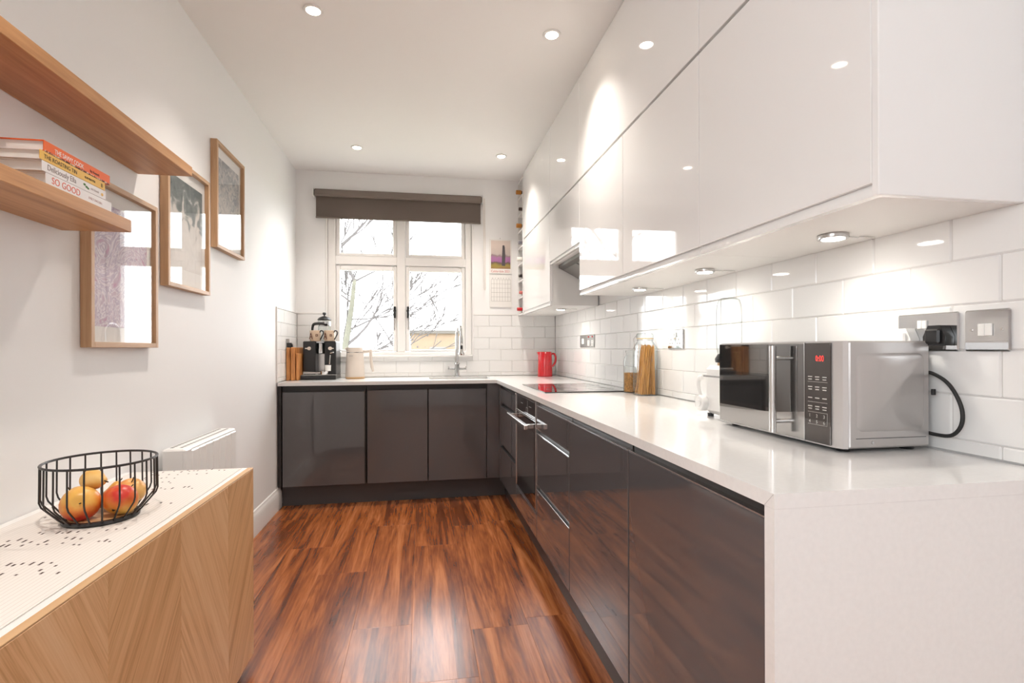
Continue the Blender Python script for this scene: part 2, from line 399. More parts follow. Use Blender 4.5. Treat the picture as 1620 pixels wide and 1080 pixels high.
B((XR + TW - 0.0045, 0.70, WT), (XR + TW + 0.001, YB, TT)).build('grout_bed', M_grout, wall_right)
gb = MB()
gb.box((XL + TW, YB + TW - 0.0045, WT), (WX0 - 0.006, YB + TW + 0.001, TT)); gb.box((WX1 + 0.006, YB + TW - 0.0045, WT), (XR, YB + TW + 0.001, TT)); gb.box((WX0 - 0.006, YB + TW - 0.0045, WT), (WX1 + 0.006, YB + TW + 0.001, WZ0 - 0.002))
gb.build('grout_bed', M_grout, wall_back)
B((XL - 0.001, YD, WT), (XL + 0.004, YB, TT)).build('grout_bed', M_grout, wall_left)
for ri, (z0, z1) in enumerate(rows):
    ph = 0.0 if ri % 2 == 1 else 0.1           # top row index 5
    y = 0.772 + ph - 0.2 * 1
    while y < YB:
        a, b = max(y, 0.70), min(y + 0.2, YB)
        if b - a > 0.01: tile(wall_right, 'right', a, b, z0, z1)
        y += 0.2
    x = -1.21 + ph
    while x < XR:
        a, b = max(x, XL + TW), min(x + 0.2, XR)
        if b - a > 0.01:
            W0, W1 = WX0 - 0.004, WX1 + 0.004
            if z1 <= WZ0 or b <= W0 or a >= W1: tile(wall_back, 'back', a, b, z0, z1)
            else:
                if a < W0: tile(wall_back, 'back', a, W0, z0, z1)
                if b > W1: tile(wall_back, 'back', W1, b, z0, z1)
                if z0 < WZ0: tile(wall_back, 'back', max(a, W0), min(b, W1), z0, WZ0 - 0.002)
        x += 0.2
    y = 3.82 + ph - 0.2
    while y < YB:
        a, b = max(y, YD + 0.002), min(y + 0.2, YB)
        if b - a > 0.01: tile(wall_left, 'left', a, b, z0, z1)
        y += 0.2
# white trim bead at the end of the left tiling
struct(B((XL, YD - 0.008, WT), (XL + 0.011, YD + 0.001, TT + 0.008)).build('trim_1', M_trim))
struct(MB().box((XL + 0.011, YB - 0.002, TT), (WX0 - 0.004, YB + 0.006, TT + 0.008)).box((WX1 + 0.004, YB - 0.002, TT), (0.83, YB + 0.006, TT + 0.008)).box((XL, YD, TT), (XL + 0.011, YB, TT + 0.008)).build('trim_2', M_trim))

# ------------------------------------------------------------------ window
win = thing('window_1', ((WX0 + WX1) / 2, YB + 0.06, WZ0), None, None); struct(win)
FY0, FY1 = YB + 0.012, YB + 0.085
MXC = -0.165   # mullion centre
fr = MB()
fr.box((WX0, FY0, WZ0), (WX0 + 0.062, FY1, WZ1), 0.004); fr.box((WX1 - 0.054, FY0, WZ0), (WX1, FY1, WZ1), 0.004)
fr.box((WX0 + 0.062, FY0, WZ0), (WX1 - 0.054, FY1, WZ0 + 0.028), 0.004); fr.box((WX0 + 0.062, FY0, WZ1 - 0.05), (WX1 - 0.054, FY1, WZ1), 0.004)
fr.box((MXC - 0.034, FY0, WZ0 + 0.028), (MXC + 0.034, FY1, WZ1 - 0.05), 0.004)
fr.box((WX0 + 0.062, FY0, 1.848), (MXC - 0.034, FY1, 1.918), 0.004); fr.box((MXC + 0.034, FY0, 1.848), (WX1 - 0.054, FY1, 1.918), 0.004)
fr.build('window_frame', M_trim, win)
B((WX0 - 0.004, YB - 0.022, WZ0 - 0.018), (WX1 + 0.004, YB + 0.05, WZ0 + 0.001), 0.004).build('window_sill', M_trim, win)
# painted reveal / architrave at both sides
rv = MB(); rv.box((WX0 - 0.012, YB - 0.006, WZ0), (WX0, YB + 0.04, WZ1), 0.002); rv.box((WX1, YB - 0.006, WZ0), (WX1 + 0.012, YB + 0.04, WZ1), 0.002)
rv.build('reveal_bead', M_trim, win)
for sx, (a, b) in enumerate(((WX0 + 0.062, MXC - 0.034), (MXC + 0.034, WX1 - 0.054))):
    for (c, d, tp) in ((WZ0 + 0.028, 1.848, 0), (1.918, WZ1 - 0.05, 1)):
        s = 0.036; sb = s if tp else 0.042
        sh = MB(); y0, y1 = FY0 + 0.012, FY0 + 0.058
        sh.box((a + 0.001, y0, c + 0.001), (a + s, y1, d - 0.001), 0.006); sh.box((b - s, y0, c + 0.001), (b - 0.001, y1, d - 0.001), 0.006)
        sh.box((a + s, y0, c + 0.001), (b - s, y1, c + (0.030 if tp else 0.020)), 0.006); sh.box((a + s, y0, d - sb - 0.004), (b - s, y1, d - 0.001), 0.006)
        so = sh.build('sash', M_trim, win)
        B((a + s - 0.004, y0 + 0.02, c + 0.016), (b - s + 0.004, y0 + 0.024, d - sb), 0).build('pane', M_glass, so)
        if not tp:
            hx = b - s / 2 - 0.004 if sx == 0 else a + s / 2 + 0.004; sg = -1 if sx == 0 else 1
            hd = MB(); hd.box((hx - 0.010, y0 - 0.008, 1.40), (hx + 0.010, y0, 1.50), 0.003)
            hd.lathe([(0.0, -0.012), (0.013, -0.010), (0.014, 0), (0.013, 0.01), (0, 0.012)], (hx, y0 - 0.018, 1.462), 12, axis=1)
            hd.tube([(hx, y0 - 0.026, 1.462), (hx + sg * 0.004, y0 - 0.032, 1.43), (hx, y0 - 0.028, 1.40)], [0.008, 0.010, 0.007], 8)
            hd.build('handle', M_black, so)
            B((hx + sg * 0.004 - 0.006, y0 - 0.005, 1.30), (hx + sg * 0.004 + 0.006, y0, 1.392), 0.002).build('latch_plate', M_steel, so)

# ------------------------------------------------------------------ outside
struct(B((-60, 7, -7.2), (60, 120, -7.0)).build('ground', mat('winter_grass', (0.16, 0.18, 0.10), 0.9, var=0.3, vscale=0.5)))
M_bark = mat('mossy_bark', (0.075, 0.072, 0.052), 0.9, var=0.35, vscale=3)
M_twig = mat('grey_twig', (0.06, 0.053, 0.05), 0.9)
def branch(mb, p, d, L, r, depth, rng, spread=0.5):
    pts = [p.copy()]; rs = [r]; q = p.copy(); dd = d.copy(); n = 5
    for i in range(n):
        dd = (dd + Vector((rng.uniform(-1, 1), rng.uniform(-1, 1), rng.uniform(-0.6, 0.8))) * 0.13).normalized()
        q = q + dd * (L / n); pts.append(q.copy()); rs.append(max(0.0105, r * (1 - 0.6 * (i + 1) / n)))
    mb.tube(pts, rs, 6 if r > 0.02 else 4)
    if depth > 0:
        for k in range(rng.choice((2, 3, 3))):
            i = rng.randint(2, n); nd = (dd + Vector((rng.uniform(-1, 1), rng.uniform(-0.7, 0.7), rng.uniform(-0.35, 0.9))) * spread * 1.3).normalized()
            branch(mb, pts[i], nd, L * rng.uniform(0.5, 0.8), rs[i] * 0.62, depth - 1, rng, spread)
def tree(name, base, path, r, label, seed, limbs, mt, seeds=False):
    rng = random.Random(seed); t = thing(name, base, label, 'tree', 'bare trees outside the window')
    tr = MB(); pts = [Vector(base)] + [Vector(p) for p in path]; n = len(pts)
    tr.tube(pts, [r * (1 - 0.6 * i / (n - 1)) for i in range(n)], 8); tr.build('trunk', mt, t)
    cb = MB()
    for (p, d, L, rr) in limbs: branch(cb, Vector(p), Vector(d).normalized(), L, rr, 3, rng)
    cb.build('branches', M_twig, t)
    if seeds:
        sd = MB()
        for k in range(18): sd.ball((rng.uniform(-0.1, 0.7), 12 + rng.uniform(-0.3, 0.3), rng.uniform(1.0, 2.1)), rng.uniform(0.010, 0.022), 6)
        tag(sd.build('seed_heads', M_twig, t), kind='stuff')
    return t
tree('tree', (-1.9, 10.2, -7), [(-1.75, 10.1, -3), (-1.42, 10, 1.1), (-1.30, 10, 1.9), (-1.24, 10, 2.45)], 0.085, 'bare tree with pale mossy trunk behind the left window panes', 3,
     [((-1.24, 10, 2.42), (-0.35, 0, 1), 1.4, 0.035), ((-1.24, 10, 2.42), (0.75, 0.1, 0.5), 0.9, 0.022), ((-1.36, 10, 1.5), (0.9, 0.1, 0.42), 0.9, 0.022), ((-1.5, 10, 3.05), (0.75, 0, 0.9), 1.1, 0.024), ((-1.40, 10, 1.2), (0.95, 0, 0.75), 1.25, 0.034), ((-1.45, 10, 0.9), (0.9, 0, 0.25), 1.0, 0.018), ((-1.33, 10, 1.7), (0.8, 0, 0.05), 1.2, 0.016), ((-1.7, 10, 2.9), (0.9, 0, 0.7), 1.0, 0.018), ((-1.40, 10, 0.7), (0.8, 0, 0.6), 1.0, 0.018), ((-1.5, 10, 0.8), (0.25, 0, 1), 1.1, 0.016), ((-1.28, 10, 2.0), (-0.8, 0, 0.5), 1.0, 0.02)], M_bark)
tree('tree', (-0.3, 12.0, -7), [(-0.45, 12, -3), (-0.55, 12, 0.4), (-0.5, 12, 1.0)], 0.10, 'slender bare tree forking low between the two casements', 11,
     [((-0.5, 12, 1.0), (0.12, 0, 1), 1.2, 0.03), ((-0.5, 12, 1.0), (0.75, 0, 0.6), 1.0, 0.016), ((-0.53, 12, 0.5), (1, 0, 0.75), 1.3, 0.018), ((-0.5, 12, 0.4), (1, 0, 0.25), 1.3, 0.016), ((-0.5, 12, 1.0), (-0.6, 0, 0.8), 1.5, 0.02)], M_twig, True)
tree('tree', (-2.8, 8.8, -7), [(-2.6, 8.8, -2), (-2.3, 8.8, 1.8), (-1.9, 8.8, 2.7)], 0.13, 'bare tree reaching long shoots across the top left pane', 21,
     [((-1.9, 8.8, 2.5), (0.62, 0, 0.7), 1.4, 0.022), ((-1.9, 8.8, 2.7), (0.75, 0, 0.7), 1.2, 0.02), ((-2.1, 8.8, 2.2), (1, 0, 0.75), 1.2, 0.018), ((-2.0, 8.8, 2.5), (0.7, 0.1, 1), 1.5, 0.025)], M_bark)
bl = thing('brick_house', (3.2, 31, -7), 'pale orange brick house far beyond the right casement', 'building')
M_brick = mat('orange_brick', (0.17, 0.118, 0.078), 0.9, var=0.08, vscale=4)
B((-0.6, 31, -7), (8.0, 38, 2.05)).build('wall', M_brick, bl)
B((-0.8, 30.8, 2.05), (8.2, 38.2, 2.25)).build('roof', mat('grey_parapet', (0.08, 0.07, 0.06), 0.9), bl)
for k in range(4):
    w = B((0.5 + k * 1.8, 30.93, 0.35), (1.5 + k * 1.8, 31.0, 1.25)).build('window', mat('house_window_frame', (0.13, 0.12, 0.11), 0.5), bl)
    B((0.58 + k * 1.8, 30.9, 0.43), (1.42 + k * 1.8, 30.93, 1.17)).build('pane', mat('house_window_pane', (0.07, 0.07, 0.07), 0.2), w)

# ------------------------------------------------------------------ roller blind
bd = thing('roller_blind', (-0.165, YB - 0.03, 2.215), 'taupe roller blind mostly wound up above the window', 'blind')
B((-0.862, YB - 0.062, 2.395), (0.522, YB - 0.004, 2.452), 0.010).build('cassette', M_blind, bd)
B((-0.850, YB - 0.030, 2.228), (0.512, YB - 0.028, 2.40)).build('fabric', M_blindfab, bd)
B((-0.852, YB - 0.034, 2.217), (0.514, YB - 0.024, 2.231), 0.003).build('bottom_bar', M_blind, bd)
for xx in (-0.872, 0.523): B((xx, YB - 0.064, 2.392), (xx + 0.009, YB - 0.001, 2.455), 0.003).build('bracket', M_whitepl, bd)
MB().tube([(0.536, YB - 0.034, 2.44), (0.540, YB - 0.034, 2.0), (0.541, YB - 0.034, 1.65), (0.549, YB - 0.034, 1.643), (0.553, YB - 0.034, 1.66), (0.550, YB - 0.034, 2.1), (0.546, YB - 0.034, 2.44)], 0.0024, 6).build('pull_cord', M_cream, bd)

# ------------------------------------------------------------------ calendar
cal = thing('wall_calendar', (0.691, YB, 1.50), 'wall calendar with a purple moor photograph above a month grid', 'calendar')
cy = YB - 0.006; CX0, CX1 = 0.592, 0.790
B((CX0, cy, 1.795), (CX1, YB + 0.0025, 2.095)).build('picture_page', M_paper, cal)
mt, nt, b = nodes('moor_photograph'); b.inputs['Roughness'].default_value = 0.4
tc = N(nt, 'ShaderNodeTexCoord'); mp = N(nt, 'ShaderNodeSeparateXYZ'); nz = N(nt, 'ShaderNodeTexNoise'); nz.inputs['Scale'].default_value = 22
ad = N(nt, 'ShaderNodeMath', operation='MULTIPLY_ADD'); ad.inputs[1].default_value = 0.05; ml = N(nt, 'ShaderNodeMath', operation='MULTIPLY_ADD'); ml.inputs[1].default_value = 4.0; ml.inputs[2].default_value = -1.26
cr = N(nt, 'ShaderNodeValToRGB'); e = cr.color_ramp.elements
for i, (p_, c_) in enumerate(((0.0, (0.20, 0.11, 0.05)), (0.22, (0.30, 0.18, 0.07)), (0.30, (0.33, 0.25, 0.05)), (0.40, (0.12, 0.08, 0.07)), (0.44, (0.34, 0.13, 0.30)), (0.58, (0.38, 0.16, 0.33)), (0.64, (0.28, 0.20, 0.20)), (0.70, (0.50, 0.42, 0.38)), (1.0, (0.62, 0.52, 0.46)))):
    if i > 1: e.new(p_)
    e[min(i, len(e) - 1)].position = p_; e[min(i, len(e) - 1)].color = (*c_, 1)
nt.links.new(tc.outputs['Object'], nz.inputs['Vector']); nt.links.new(tc.outputs['Object'], mp.inputs[0])
nt.links.new(nz.outputs['Fac'], ad.inputs[0]); nt.links.new(mp.outputs[2], ad.inputs[2]); nt.links.new(ad.outputs[0], ml.inputs[0]); nt.links.new(ml.outputs[0], cr.inputs[0]); nt.links.new(cr.outputs[0], b.inputs['Base Color'])
B((CX0 + 0.013, cy - 0.0006, 1.838), (CX1 - 0.012, cy, 2.085)).build('photograph', mt, cal)
sb = MB(); sb.prism([(0.700, 1.865), (0.730, 1.862), (0.733, 1.95), (0.728, 2.03), (0.722, 2.045), (0.708, 2.043), (0.703, 1.95)], 1, cy - 0.0011, cy - 0.0007)
sb.build('standing_stone_print', mat('stone_print', (0.07, 0.06, 0.065), 0.5), cal)
text(cal, 'title_lettering', 'Calderdale 2021', 0.030, (CX0 + 0.013, cy - 0.0004, 1.806), (1, 0, 0), (0, 0, 1), mat('red_print', (0.55, 0.10, 0.08), 0.6), squeeze=0.86)
B((CX0 + 0.002, cy, 1.502), (CX1, YB + 0.0025, 1.785)).build('month_page', M_paper, cal)
gr = MB()
for k in range(8): gr.box((CX0 + 0.015 + k * 0.0245, cy - 0.0005, 1.553), (CX0 + 0.0162 + k * 0.0245, cy, 1.742))
for k in range(6): gr.box((CX0 + 0.015, cy - 0.0005, 1.553 + k * 0.0378), (CX1 - 0.011, cy, 1.5543 + k * 0.0378))
M_ink = mat('grey_ink', (0.16, 0.14, 0.13), 0.7)
gr.build('grid_lines', M_ink, cal)
for k, ch in enumerate('MTWTFSS'): text(cal, 'day_letter', ch, 0.014, (CX0 + 0.022 + k * 0.0245, cy - 0.0004, 1.748), (1, 0, 0), (0, 0, 1), M_ink)
MB().tube([(CX0 + 0.01 + i * 0.0045, cy - 0.003 - 0.003 * (i % 2), 1.790 + 0.004 * ((i // 2) % 2)) for i in range(40)], 0.0009, 4).build('wire_binding', M_steel, cal)
MB().tube([(0.686, YB + 0.001, 2.108), (0.686, cy - 0.004, 2.106), (0.686, cy - 0.004, 2.097)], 0.0018, 6).build('hook', M_steel, cal)

# ------------------------------------------------------------------ ceiling downlights
def downlight(x, y, label):
    t = thing('downlight', (x, y, ZC - 0.006), label, 'downlight', 'recessed ceiling downlights')
    MB().lathe([(0.030, 0.0), (0.041, 0.0), (0.043, 0.003), (0.041, 0.006), (0.030, 0.006), (0.030, 0.0)], (x, y, ZC - 0.006), 28).build('bezel', M_trim, t)
    MB().lathe([(0.0, 0.0), (0.029, 0.0), (0.029, 0.002), (0, 0.002)], (x, y, ZC - 0.0035), 24).build('lens', M_lamp, t)
    l = bpy.data.lights.new('downlight_beam', 'SPOT'); l.energy = DOWN_W; l.color = (1.0, 0.915, 0.83); l.spot_size = R(106); l.spot_blend = 1.0; l.shadow_soft_size = 0.028
    lo = bpy.data.objects.new('downlight_beam', l); COL.objects.link(lo); lo.parent = t; lo.location = (0, 0, -0.004)
LN = {0: 'row nearest the window', 1: 'middle row', 2: 'added unseen row over the sideboard', 3: 'added unseen row furthest from the window'}
for j, y in enumerate((3.865, 2.33, 0.79, -0.75)):  # last two rows are out of view, added to fill the near end
    for i, x in enumerate((-0.46, 0.612)):
        if (j, i) == (2, 1): continue
        downlight(x, y, 'round recessed ceiling downlight, ' + LN[j] + ', ' + ('left-wall side' if i == 0 else 'wall-cabinet side'))

# ------------------------------------------------------------------ base cabinets
PZ = 0.150   # plinth height
def front(name, parent, plane, u0, u1, z0, z1, mt=M_dark, th=0.019, c=0.0018):
    """a door or drawer front; plane 'x': faces -X at XD+0.022, plane 'y': faces -Y at YD+0.022"""
    g = 0.0015
    if plane == 'x': return B((XD + 0.022, u0 + g, z0), (XD + 0.022 + th, u1 - g, z1), c).build(name, mt, parent)
    return B((u0 + g, YD + 0.022, z0), (u1 - g, YD + 0.022 + th, z1), c).build(name, mt, parent)
def carcass(parent, plane, u0, u1, z1=WB - 0.0015, depth=0.5):
    a = 0.044
    if plane == 'x': return B((XD + a, u0 + 0.001, PZ + 0.002), (XD + a + depth, u1 - 0.001, z1)).build('carcass', M_recess, parent)
    return B((u0 + 0.001, YD + a, PZ + 0.002), (u1 - 0.001, YD + a + depth, z1)).build('carcass', M_recess, parent)
def rail(parent, plane, u0, u1, z):   # bright lip on the top edge of a handleless front
    if plane == 'x': return B((XD + 0.0215, u0 + 0.002, z), (XD + 0.040, u1 - 0.002, z + 0.0035), 0.001).build('handle_lip', M_steel, parent)
    return B((u0 + 0.002, YD + 0.0215, z), (u1 - 0.002, YD + 0.040, z + 0.0015)).build('handle_lip', M_darkm, parent)
DT = 0.842   # top of the base doors
def base_thing(name, plane, u0, u1, label, cat='cabinet'):
    loc = (XD + 0.3, (u0 + u1) / 2, PZ) if plane == 'x' else ((u0 + u1) / 2, YD + 0.25, PZ)
    return thing(name, loc, label, cat, 'dark grey base units')
# run under the window
XF0 = -0.985
t = base_thing('dishwasher_cabinet', 'y', XF0, XF0 + 0.585, 'wide dark grey gloss door unit beneath the coffee machine')
carcass(t, 'y', XF0, XF0 + 0.585, depth=0.5); front('door', t, 'y', XF0 + 0.004, XF0 + 0.578, PZ, 0.828); rail(t, 'y', XF0 + 0.004, XF0 + 0.578, 0.8285)
B((XL + 0.004, YD + 0.020, PZ), (XF0 - 0.001, YD + 0.05, WB - 0.001), 0.001).build('end_filler', M_recess, t)
t = base_thing('sink_cabinet', 'y', XF0 + 0.588, XF0 + 1.476, 'dark grey gloss two-door unit under the sink')
a = XF0 + 0.588
for (p, q) in ((a + 0.006, a + 0.445), (a + 0.449, a + 0.888)):
    front('door', t, 'y', p, q, PZ, 0.834); rail(t, 'y', p, q, 0.8345)
# open-topped body around the sink bowl
sbm = MB(); sbm.box((a + 0.001, YD + 0.044, PZ + 0.002), (a + 0.018, YD + 0.54, WB - 0.0015)); sbm.box((a + 0.870, YD + 0.044, PZ + 0.002), (a + 0.887, YD + 0.54, WB - 0.0015)); sbm.box((a + 0.018, YD + 0.044, PZ + 0.002), (a + 0.87, YD + 0.54, PZ + 0.02)); sbm.box((a + 0.018, YD + 0.044, 0.80), (a + 0.87, YD + 0.062, WB - 0.0015)); sbm.box((a + 0.018, YD + 0.53, PZ + 0.02), (a + 0.87, YD + 0.54, WB - 0.0015))
sbm.build('carcass', M_recess, t)
t = thing('corner_post', (XD - 0.03, YD + 0.03, PZ), 'dark grey vertical corner post between sink doors and drawers', 'cabinet', 'dark grey base units')
MB().box((a + 0.891, YD + 0.022, PZ), (XD + 0.020, YD + 0.040, WB - 0.002), 0.001).box((XD + 0.020, 3.79, PZ), (XD + 0.040, YD + 0.040, WB - 0.002), 0.001).build('post', M_dark, t)
# run along the right wall
def drawers(name, u0, u1, splits, label, bright):
    t = base_thing(name, 'x', u0, u1, label); carcass(t, 'x', u0, u1)
    tops = [DT] + [s - 0.028 for s in splits]; bots = [s for s in splits] + [PZ]
    for tp, bt in zip(tops, bots):
        d = front('drawer', t, 'x', u0, u1, bt, tp)
        if bright: rail(d, 'x', u0, u1, tp)
        else: B((XD + 0.0225, u0 + 0.002, tp), (XD + 0.04, u1 - 0.002, tp + 0.0016)).build('handle_lip', M_darkm, d)
        c = B((XD + 0.0385, u0 + 0.003, tp - 0.02), (XD + 0.0435, u1 - 0.003, tp + 0.026)).build('handle_channel', M_recess, d)
        if bright and tp < 0.8: B((XD + 0.030, u0 + 0.003, tp + 0.0165), (XD + 0.0383, u1 - 0.003, tp + 0.0262)).build('handle_strip', M_steel, d)
    return t
drawers('drawer_cabinet', 3.150, 3.785, [0.735, 0.430], 'narrow-looking dark grey three-drawer unit between sink corner and oven', False)
drawers('pan_drawer_cabinet', 1.988, 2.574, [0.727, 0.436], 'dark grey three-drawer unit with bright metal rails right of the oven', True)
for (u0, u1, lb) in ((1.391, 1.985, 'dark grey gloss single-door unit next to the pan drawers'), (0.797, 1.387, 'dark grey gloss single-door unit at the white end panel')):
    t = base_thing('door_cabinet', 'x', u0, u1, lb); carcass(t, 'x', u0, u1)
    d = front('door', t, 'x', u0, u1, PZ, DT); rail(d, 'x', u0, u1, DT)
    B((XD + 0.0385, u0 + 0.003, DT - 0.02), (XD + 0.0435, u1 - 0.003, WB - 0.003)).build('handle_channel', M_recess, t)
# plinths
t = thing('plinth', (-0.2, YD + 0.085, 0.001), 'dark grey plinth board under the sink run', 'plinth', 'plinths'); B((XL + 0.021, YD + 0.078, 0.001), (XD + 0.075, YD + 0.094, PZ - 0.001)).build('board', M_darkm, t)
t = thing('plinth', (XD + 0.085, 2.3, 0.001), 'dark grey plinth board along the oven run', 'plinth', 'plinths'); B((XD + 0.077, YE + 0.028, 0.001), (XD + 0.093, YD + 0.0775, PZ - 0.001)).build('board', M_darkm, t)

# ------------------------------------------------------------------ oven
ov = thing('oven', (XD + 0.3, 2.862, 0.27), 'built-in black glass oven with steel bar handle under the hob', 'oven')
O0, O1 = 2.577, 3.147; ox = XD + 0.022
B((XD + 0.046, O0 + 0.004, 0.285), (XD + 0.54, O1 - 0.004, WB - 0.0015)).build('body', M_recess, ov)
tr = MB()
for yy in (O0, O1 - 0.010): tr.box((ox - 0.004, yy, 0.290), (ox + 0.022, yy + 0.010, 0.862), 0.001)
tr.box((ox - 0.002, O0 + 0.010, 0.852), (ox + 0.022, O1 - 0.010, 0.862), 0.001)
tr.build('steel_trim', M_steel, ov)
cp = B((ox, O0 + 0.011, 0.768), (ox + 0.022, O1 - 0.011, 0.851), 0.001).build('control_panel', M_blackgl, ov)
M_dim = mat('dim_print', (0.30, 0.30, 0.30), 0.5)
dm = MB()
dm.box((ox - 0.0006, 2.800, 0.775), (ox, 2.802, 0.845)); dm.box((ox - 0.0006, 2.93, 0.815), (ox, 2.99, 0.818)); dm.box((ox - 0.0006, 2.70, 0.815), (ox, 2.76, 0.818))
for (y0, y1, z0, z1) in ((2.79, 2.835, 0.803, 0.805), (2.79, 2.835, 0.772, 0.774), (2.79, 2.792, 0.772, 0.805), (2.833, 2.835, 0.772, 0.805)): dm.box((ox - 0.0006, y0, z0), (ox, y1, z1))
dm.build('display_marks', M_dim, cp)
B((ox - 0.001, O0 + 0.011, 0.757), (ox + 0.02, O1 - 0.011, 0.765), 0.001).build('vent_strip', M_steel, ov)
dr = B((ox, O0 + 0.011, 0.292), (ox + 0.022, O1 - 0.011, 0.754), 0.001).build('oven_door', M_blackgl, ov)
B((ox - 0.0012, O0 + 0.055, 0.375), (ox, O1 - 0.055, 0.69)).build('door_window', M_ovengl, dr)
hb = MB(); hb.box((ox - 0.062, O0 + 0.012, 0.715), (ox - 0.040, O1 - 0.012, 0.741), 0.003)
for yy in (O0 + 0.035, O1 - 0.060): hb.box((ox - 0.041, yy, 0.717), (ox - 0.0005, yy + 0.024, 0.739), 0.002)
hb.build('handle', M_steel, dr)
B((ox - 0.001, O0 + 0.002, 0.276), (ox + 0.022, O1 - 0.002, 0.289), 0.001).build('bottom_strip', M_darkm, ov)
t = thing('oven_filler', (ox + 0.01, 2.862, PZ), 'dark grey gloss filler panel below the oven', 'panel'); B((ox, O0 + 0.002, PZ), (ox + 0.018, O1 - 0.002, 0.274), 0.0015).build('panel', M_dark, t)

# ------------------------------------------------------------------ worktop with waterfall end, sink, tap
SX0, SX1, SY0, SY1 = 0.065, 0.545, 4.015, 4.285
wt = thing('worktop', (XD + 0.31, 2.4, 0.0), 'white quartz worktop running around the corner to a waterfall end', 'worktop')
xs = [XL + TW + 0.001, SX0, SX1, XD, XR - 0.0005]; ys = [YE, YD, SY0, SY1, YB - 0.0005]
ws = grid_slab(xs, ys, lambda i, j: (i == 3 or j > 0) and not (i == 1 and j == 2), WB, WT)
ws.build('slab', M_quartz, wt, smooth=False)
MB().prism([(YE, 0.0005), (YE + 0.024, 0.0005), (YE + 0.024, WB - 0.0002), (YE, WB - 0.0002)], 0, XD, XR - 0.0005).build('waterfall_panel', M_quartz, wt, smooth=False)
MB().quad([(XD - 0.0003, YE + 0.001, WT - 0.001), (XD - 0.0003, YE + 0.0245, WB - 0.0005), (XD - 0.0003, YE + 0.0255, WB - 0.0002), (XD - 0.0003, YE + 0.002, WT - 0.0007)]).build('mitre_joint', mat('joint_grey', (0.45, 0.44, 0.43), 0.5), wt)
sk = thing('sink', ((SX0 + SX1) / 2, (SY0 + SY1) / 2, 0.70), 'undermounted pale sink bowl beneath the tap', 'sink')
M_sink = mat('sink_composite', (0.55, 0.53, 0.50), 0.3, 0.0)
z0 = 0.705; wv = 0.006
bm_ = MB(); bm_.box((SX0 - wv, SY0 - wv, z0 - wv), (SX1 + wv, SY1 + wv, z0)); bm_.box((SX0 - wv, SY0 - wv, z0), (SX0, SY1 + wv, WB - 0.0005)); bm_.box((SX1, SY0 - wv, z0), (SX1 + wv, SY1 + wv, WB - 0.0005)); bm_.box((SX0, SY0 - wv, z0), (SX1, SY0, WB - 0.0005)); bm_.box((SX0, SY1, z0), (SX1, SY1 + wv, WB - 0.0005))
bm_.build('bowl', M_sink, sk)
MB().lathe([(0, 0), (0.04, 0), (0.045, 0.004), (0.03, 0.006), (0, 0.006)], ((SX0 + SX1) / 2, 4.15, z0), 24).build('drain', M_chrome, sk)
tp = thing('kitchen_tap', (0.305, 4.345, WT), 'chrome pull-down mixer tap with crossbar levers behind the sink', 'tap')
tx, ty = 0.302, 4.345
MB().lathe([(0.030, 0), (0.030, 0.008), (0.021, 0.012), (0.021, 0.10), (0.024, 0.105), (0.024, 0.115), (0.015, 0.12), (0.014, 0.34), (0, 0.34)], (tx, ty, WT), 20).build('body', M_chrome, tp)
lv = MB(); lv.tube([(tx - 0.078, ty, WT + 0.066), (tx - 0.02, ty, WT + 0.066)], [0.010, 0.010], 12); lv.tube([(tx + 0.02, ty, WT + 0.066), (tx + 0.078, ty, WT + 0.066)], [0.010, 0.010], 12)
lv.tube([(tx - 0.070, ty - 0.004, WT + 0.07), (tx - 0.072, ty - 0.03, WT + 0.082)], 0.005, 8); lv.tube([(tx + 0.070, ty - 0.004, WT + 0.07), (tx + 0.072, ty - 0.03, WT + 0.082)], 0.005, 8)
lv.build('levers', M_chrome, tp)
arc = [(tx, ty, WT + 0.33)] + [(tx + 0.012 * (1 - math.cos(R(a_))), ty - 0.075 * (1 - math.cos(R(a_))), WT + 0.36 + 0.075 * math.sin(R(a_))) for a_ in range(0, 181, 15)] + [(tx + 0.024, ty - 0.15, WT + 0.33)]
MB().tube(arc, 0.0105, 10).build('spout', M_chrome, tp)
sp = MB(); sp.lathe([(0.0, 0.0), (0.026, 0.0), (0.028, 0.01), (0.017, 0.03), (0.016, 0.13), (0.013, 0.16), (0, 0.16)], (tx + 0.024, ty - 0.15, WT + 0.185), 16)
so_ = sp.build('spray_head', M_chrome, tp)
B((tx + 0.016, ty - 0.170, WT + 0.235), (tx + 0.032, ty - 0.164, WT + 0.265), 0.003).build('button', M_black, so_)

# ------------------------------------------------------------------ hob
hob = thing('hob', (0.905, 2.94, WT), 'flat black glass hob set on the white worktop', 'hob')
B((0.648, 2.635, WT), (1.150, 3.255, WT + 0.006), 0.002).build('glass_plate', M_blackgl, hob)
rg = MB()
for (x, y, r) in ((0.79, 2.80, 0.09), (1.02, 2.80, 0.075), (0.79, 3.09, 0.075), (1.02, 3.09, 0.09)): rg.tube([(x + r * math.cos(2 * math.pi * k / 28), y + r * math.sin(2 * math.pi * k / 28), WT + 0.0058) for k in range(28)], 0.0008, 4, closed=True)
rg.build('zone_rings', mat('ring_print', (0.06, 0.06, 0.06), 0.3), hob)

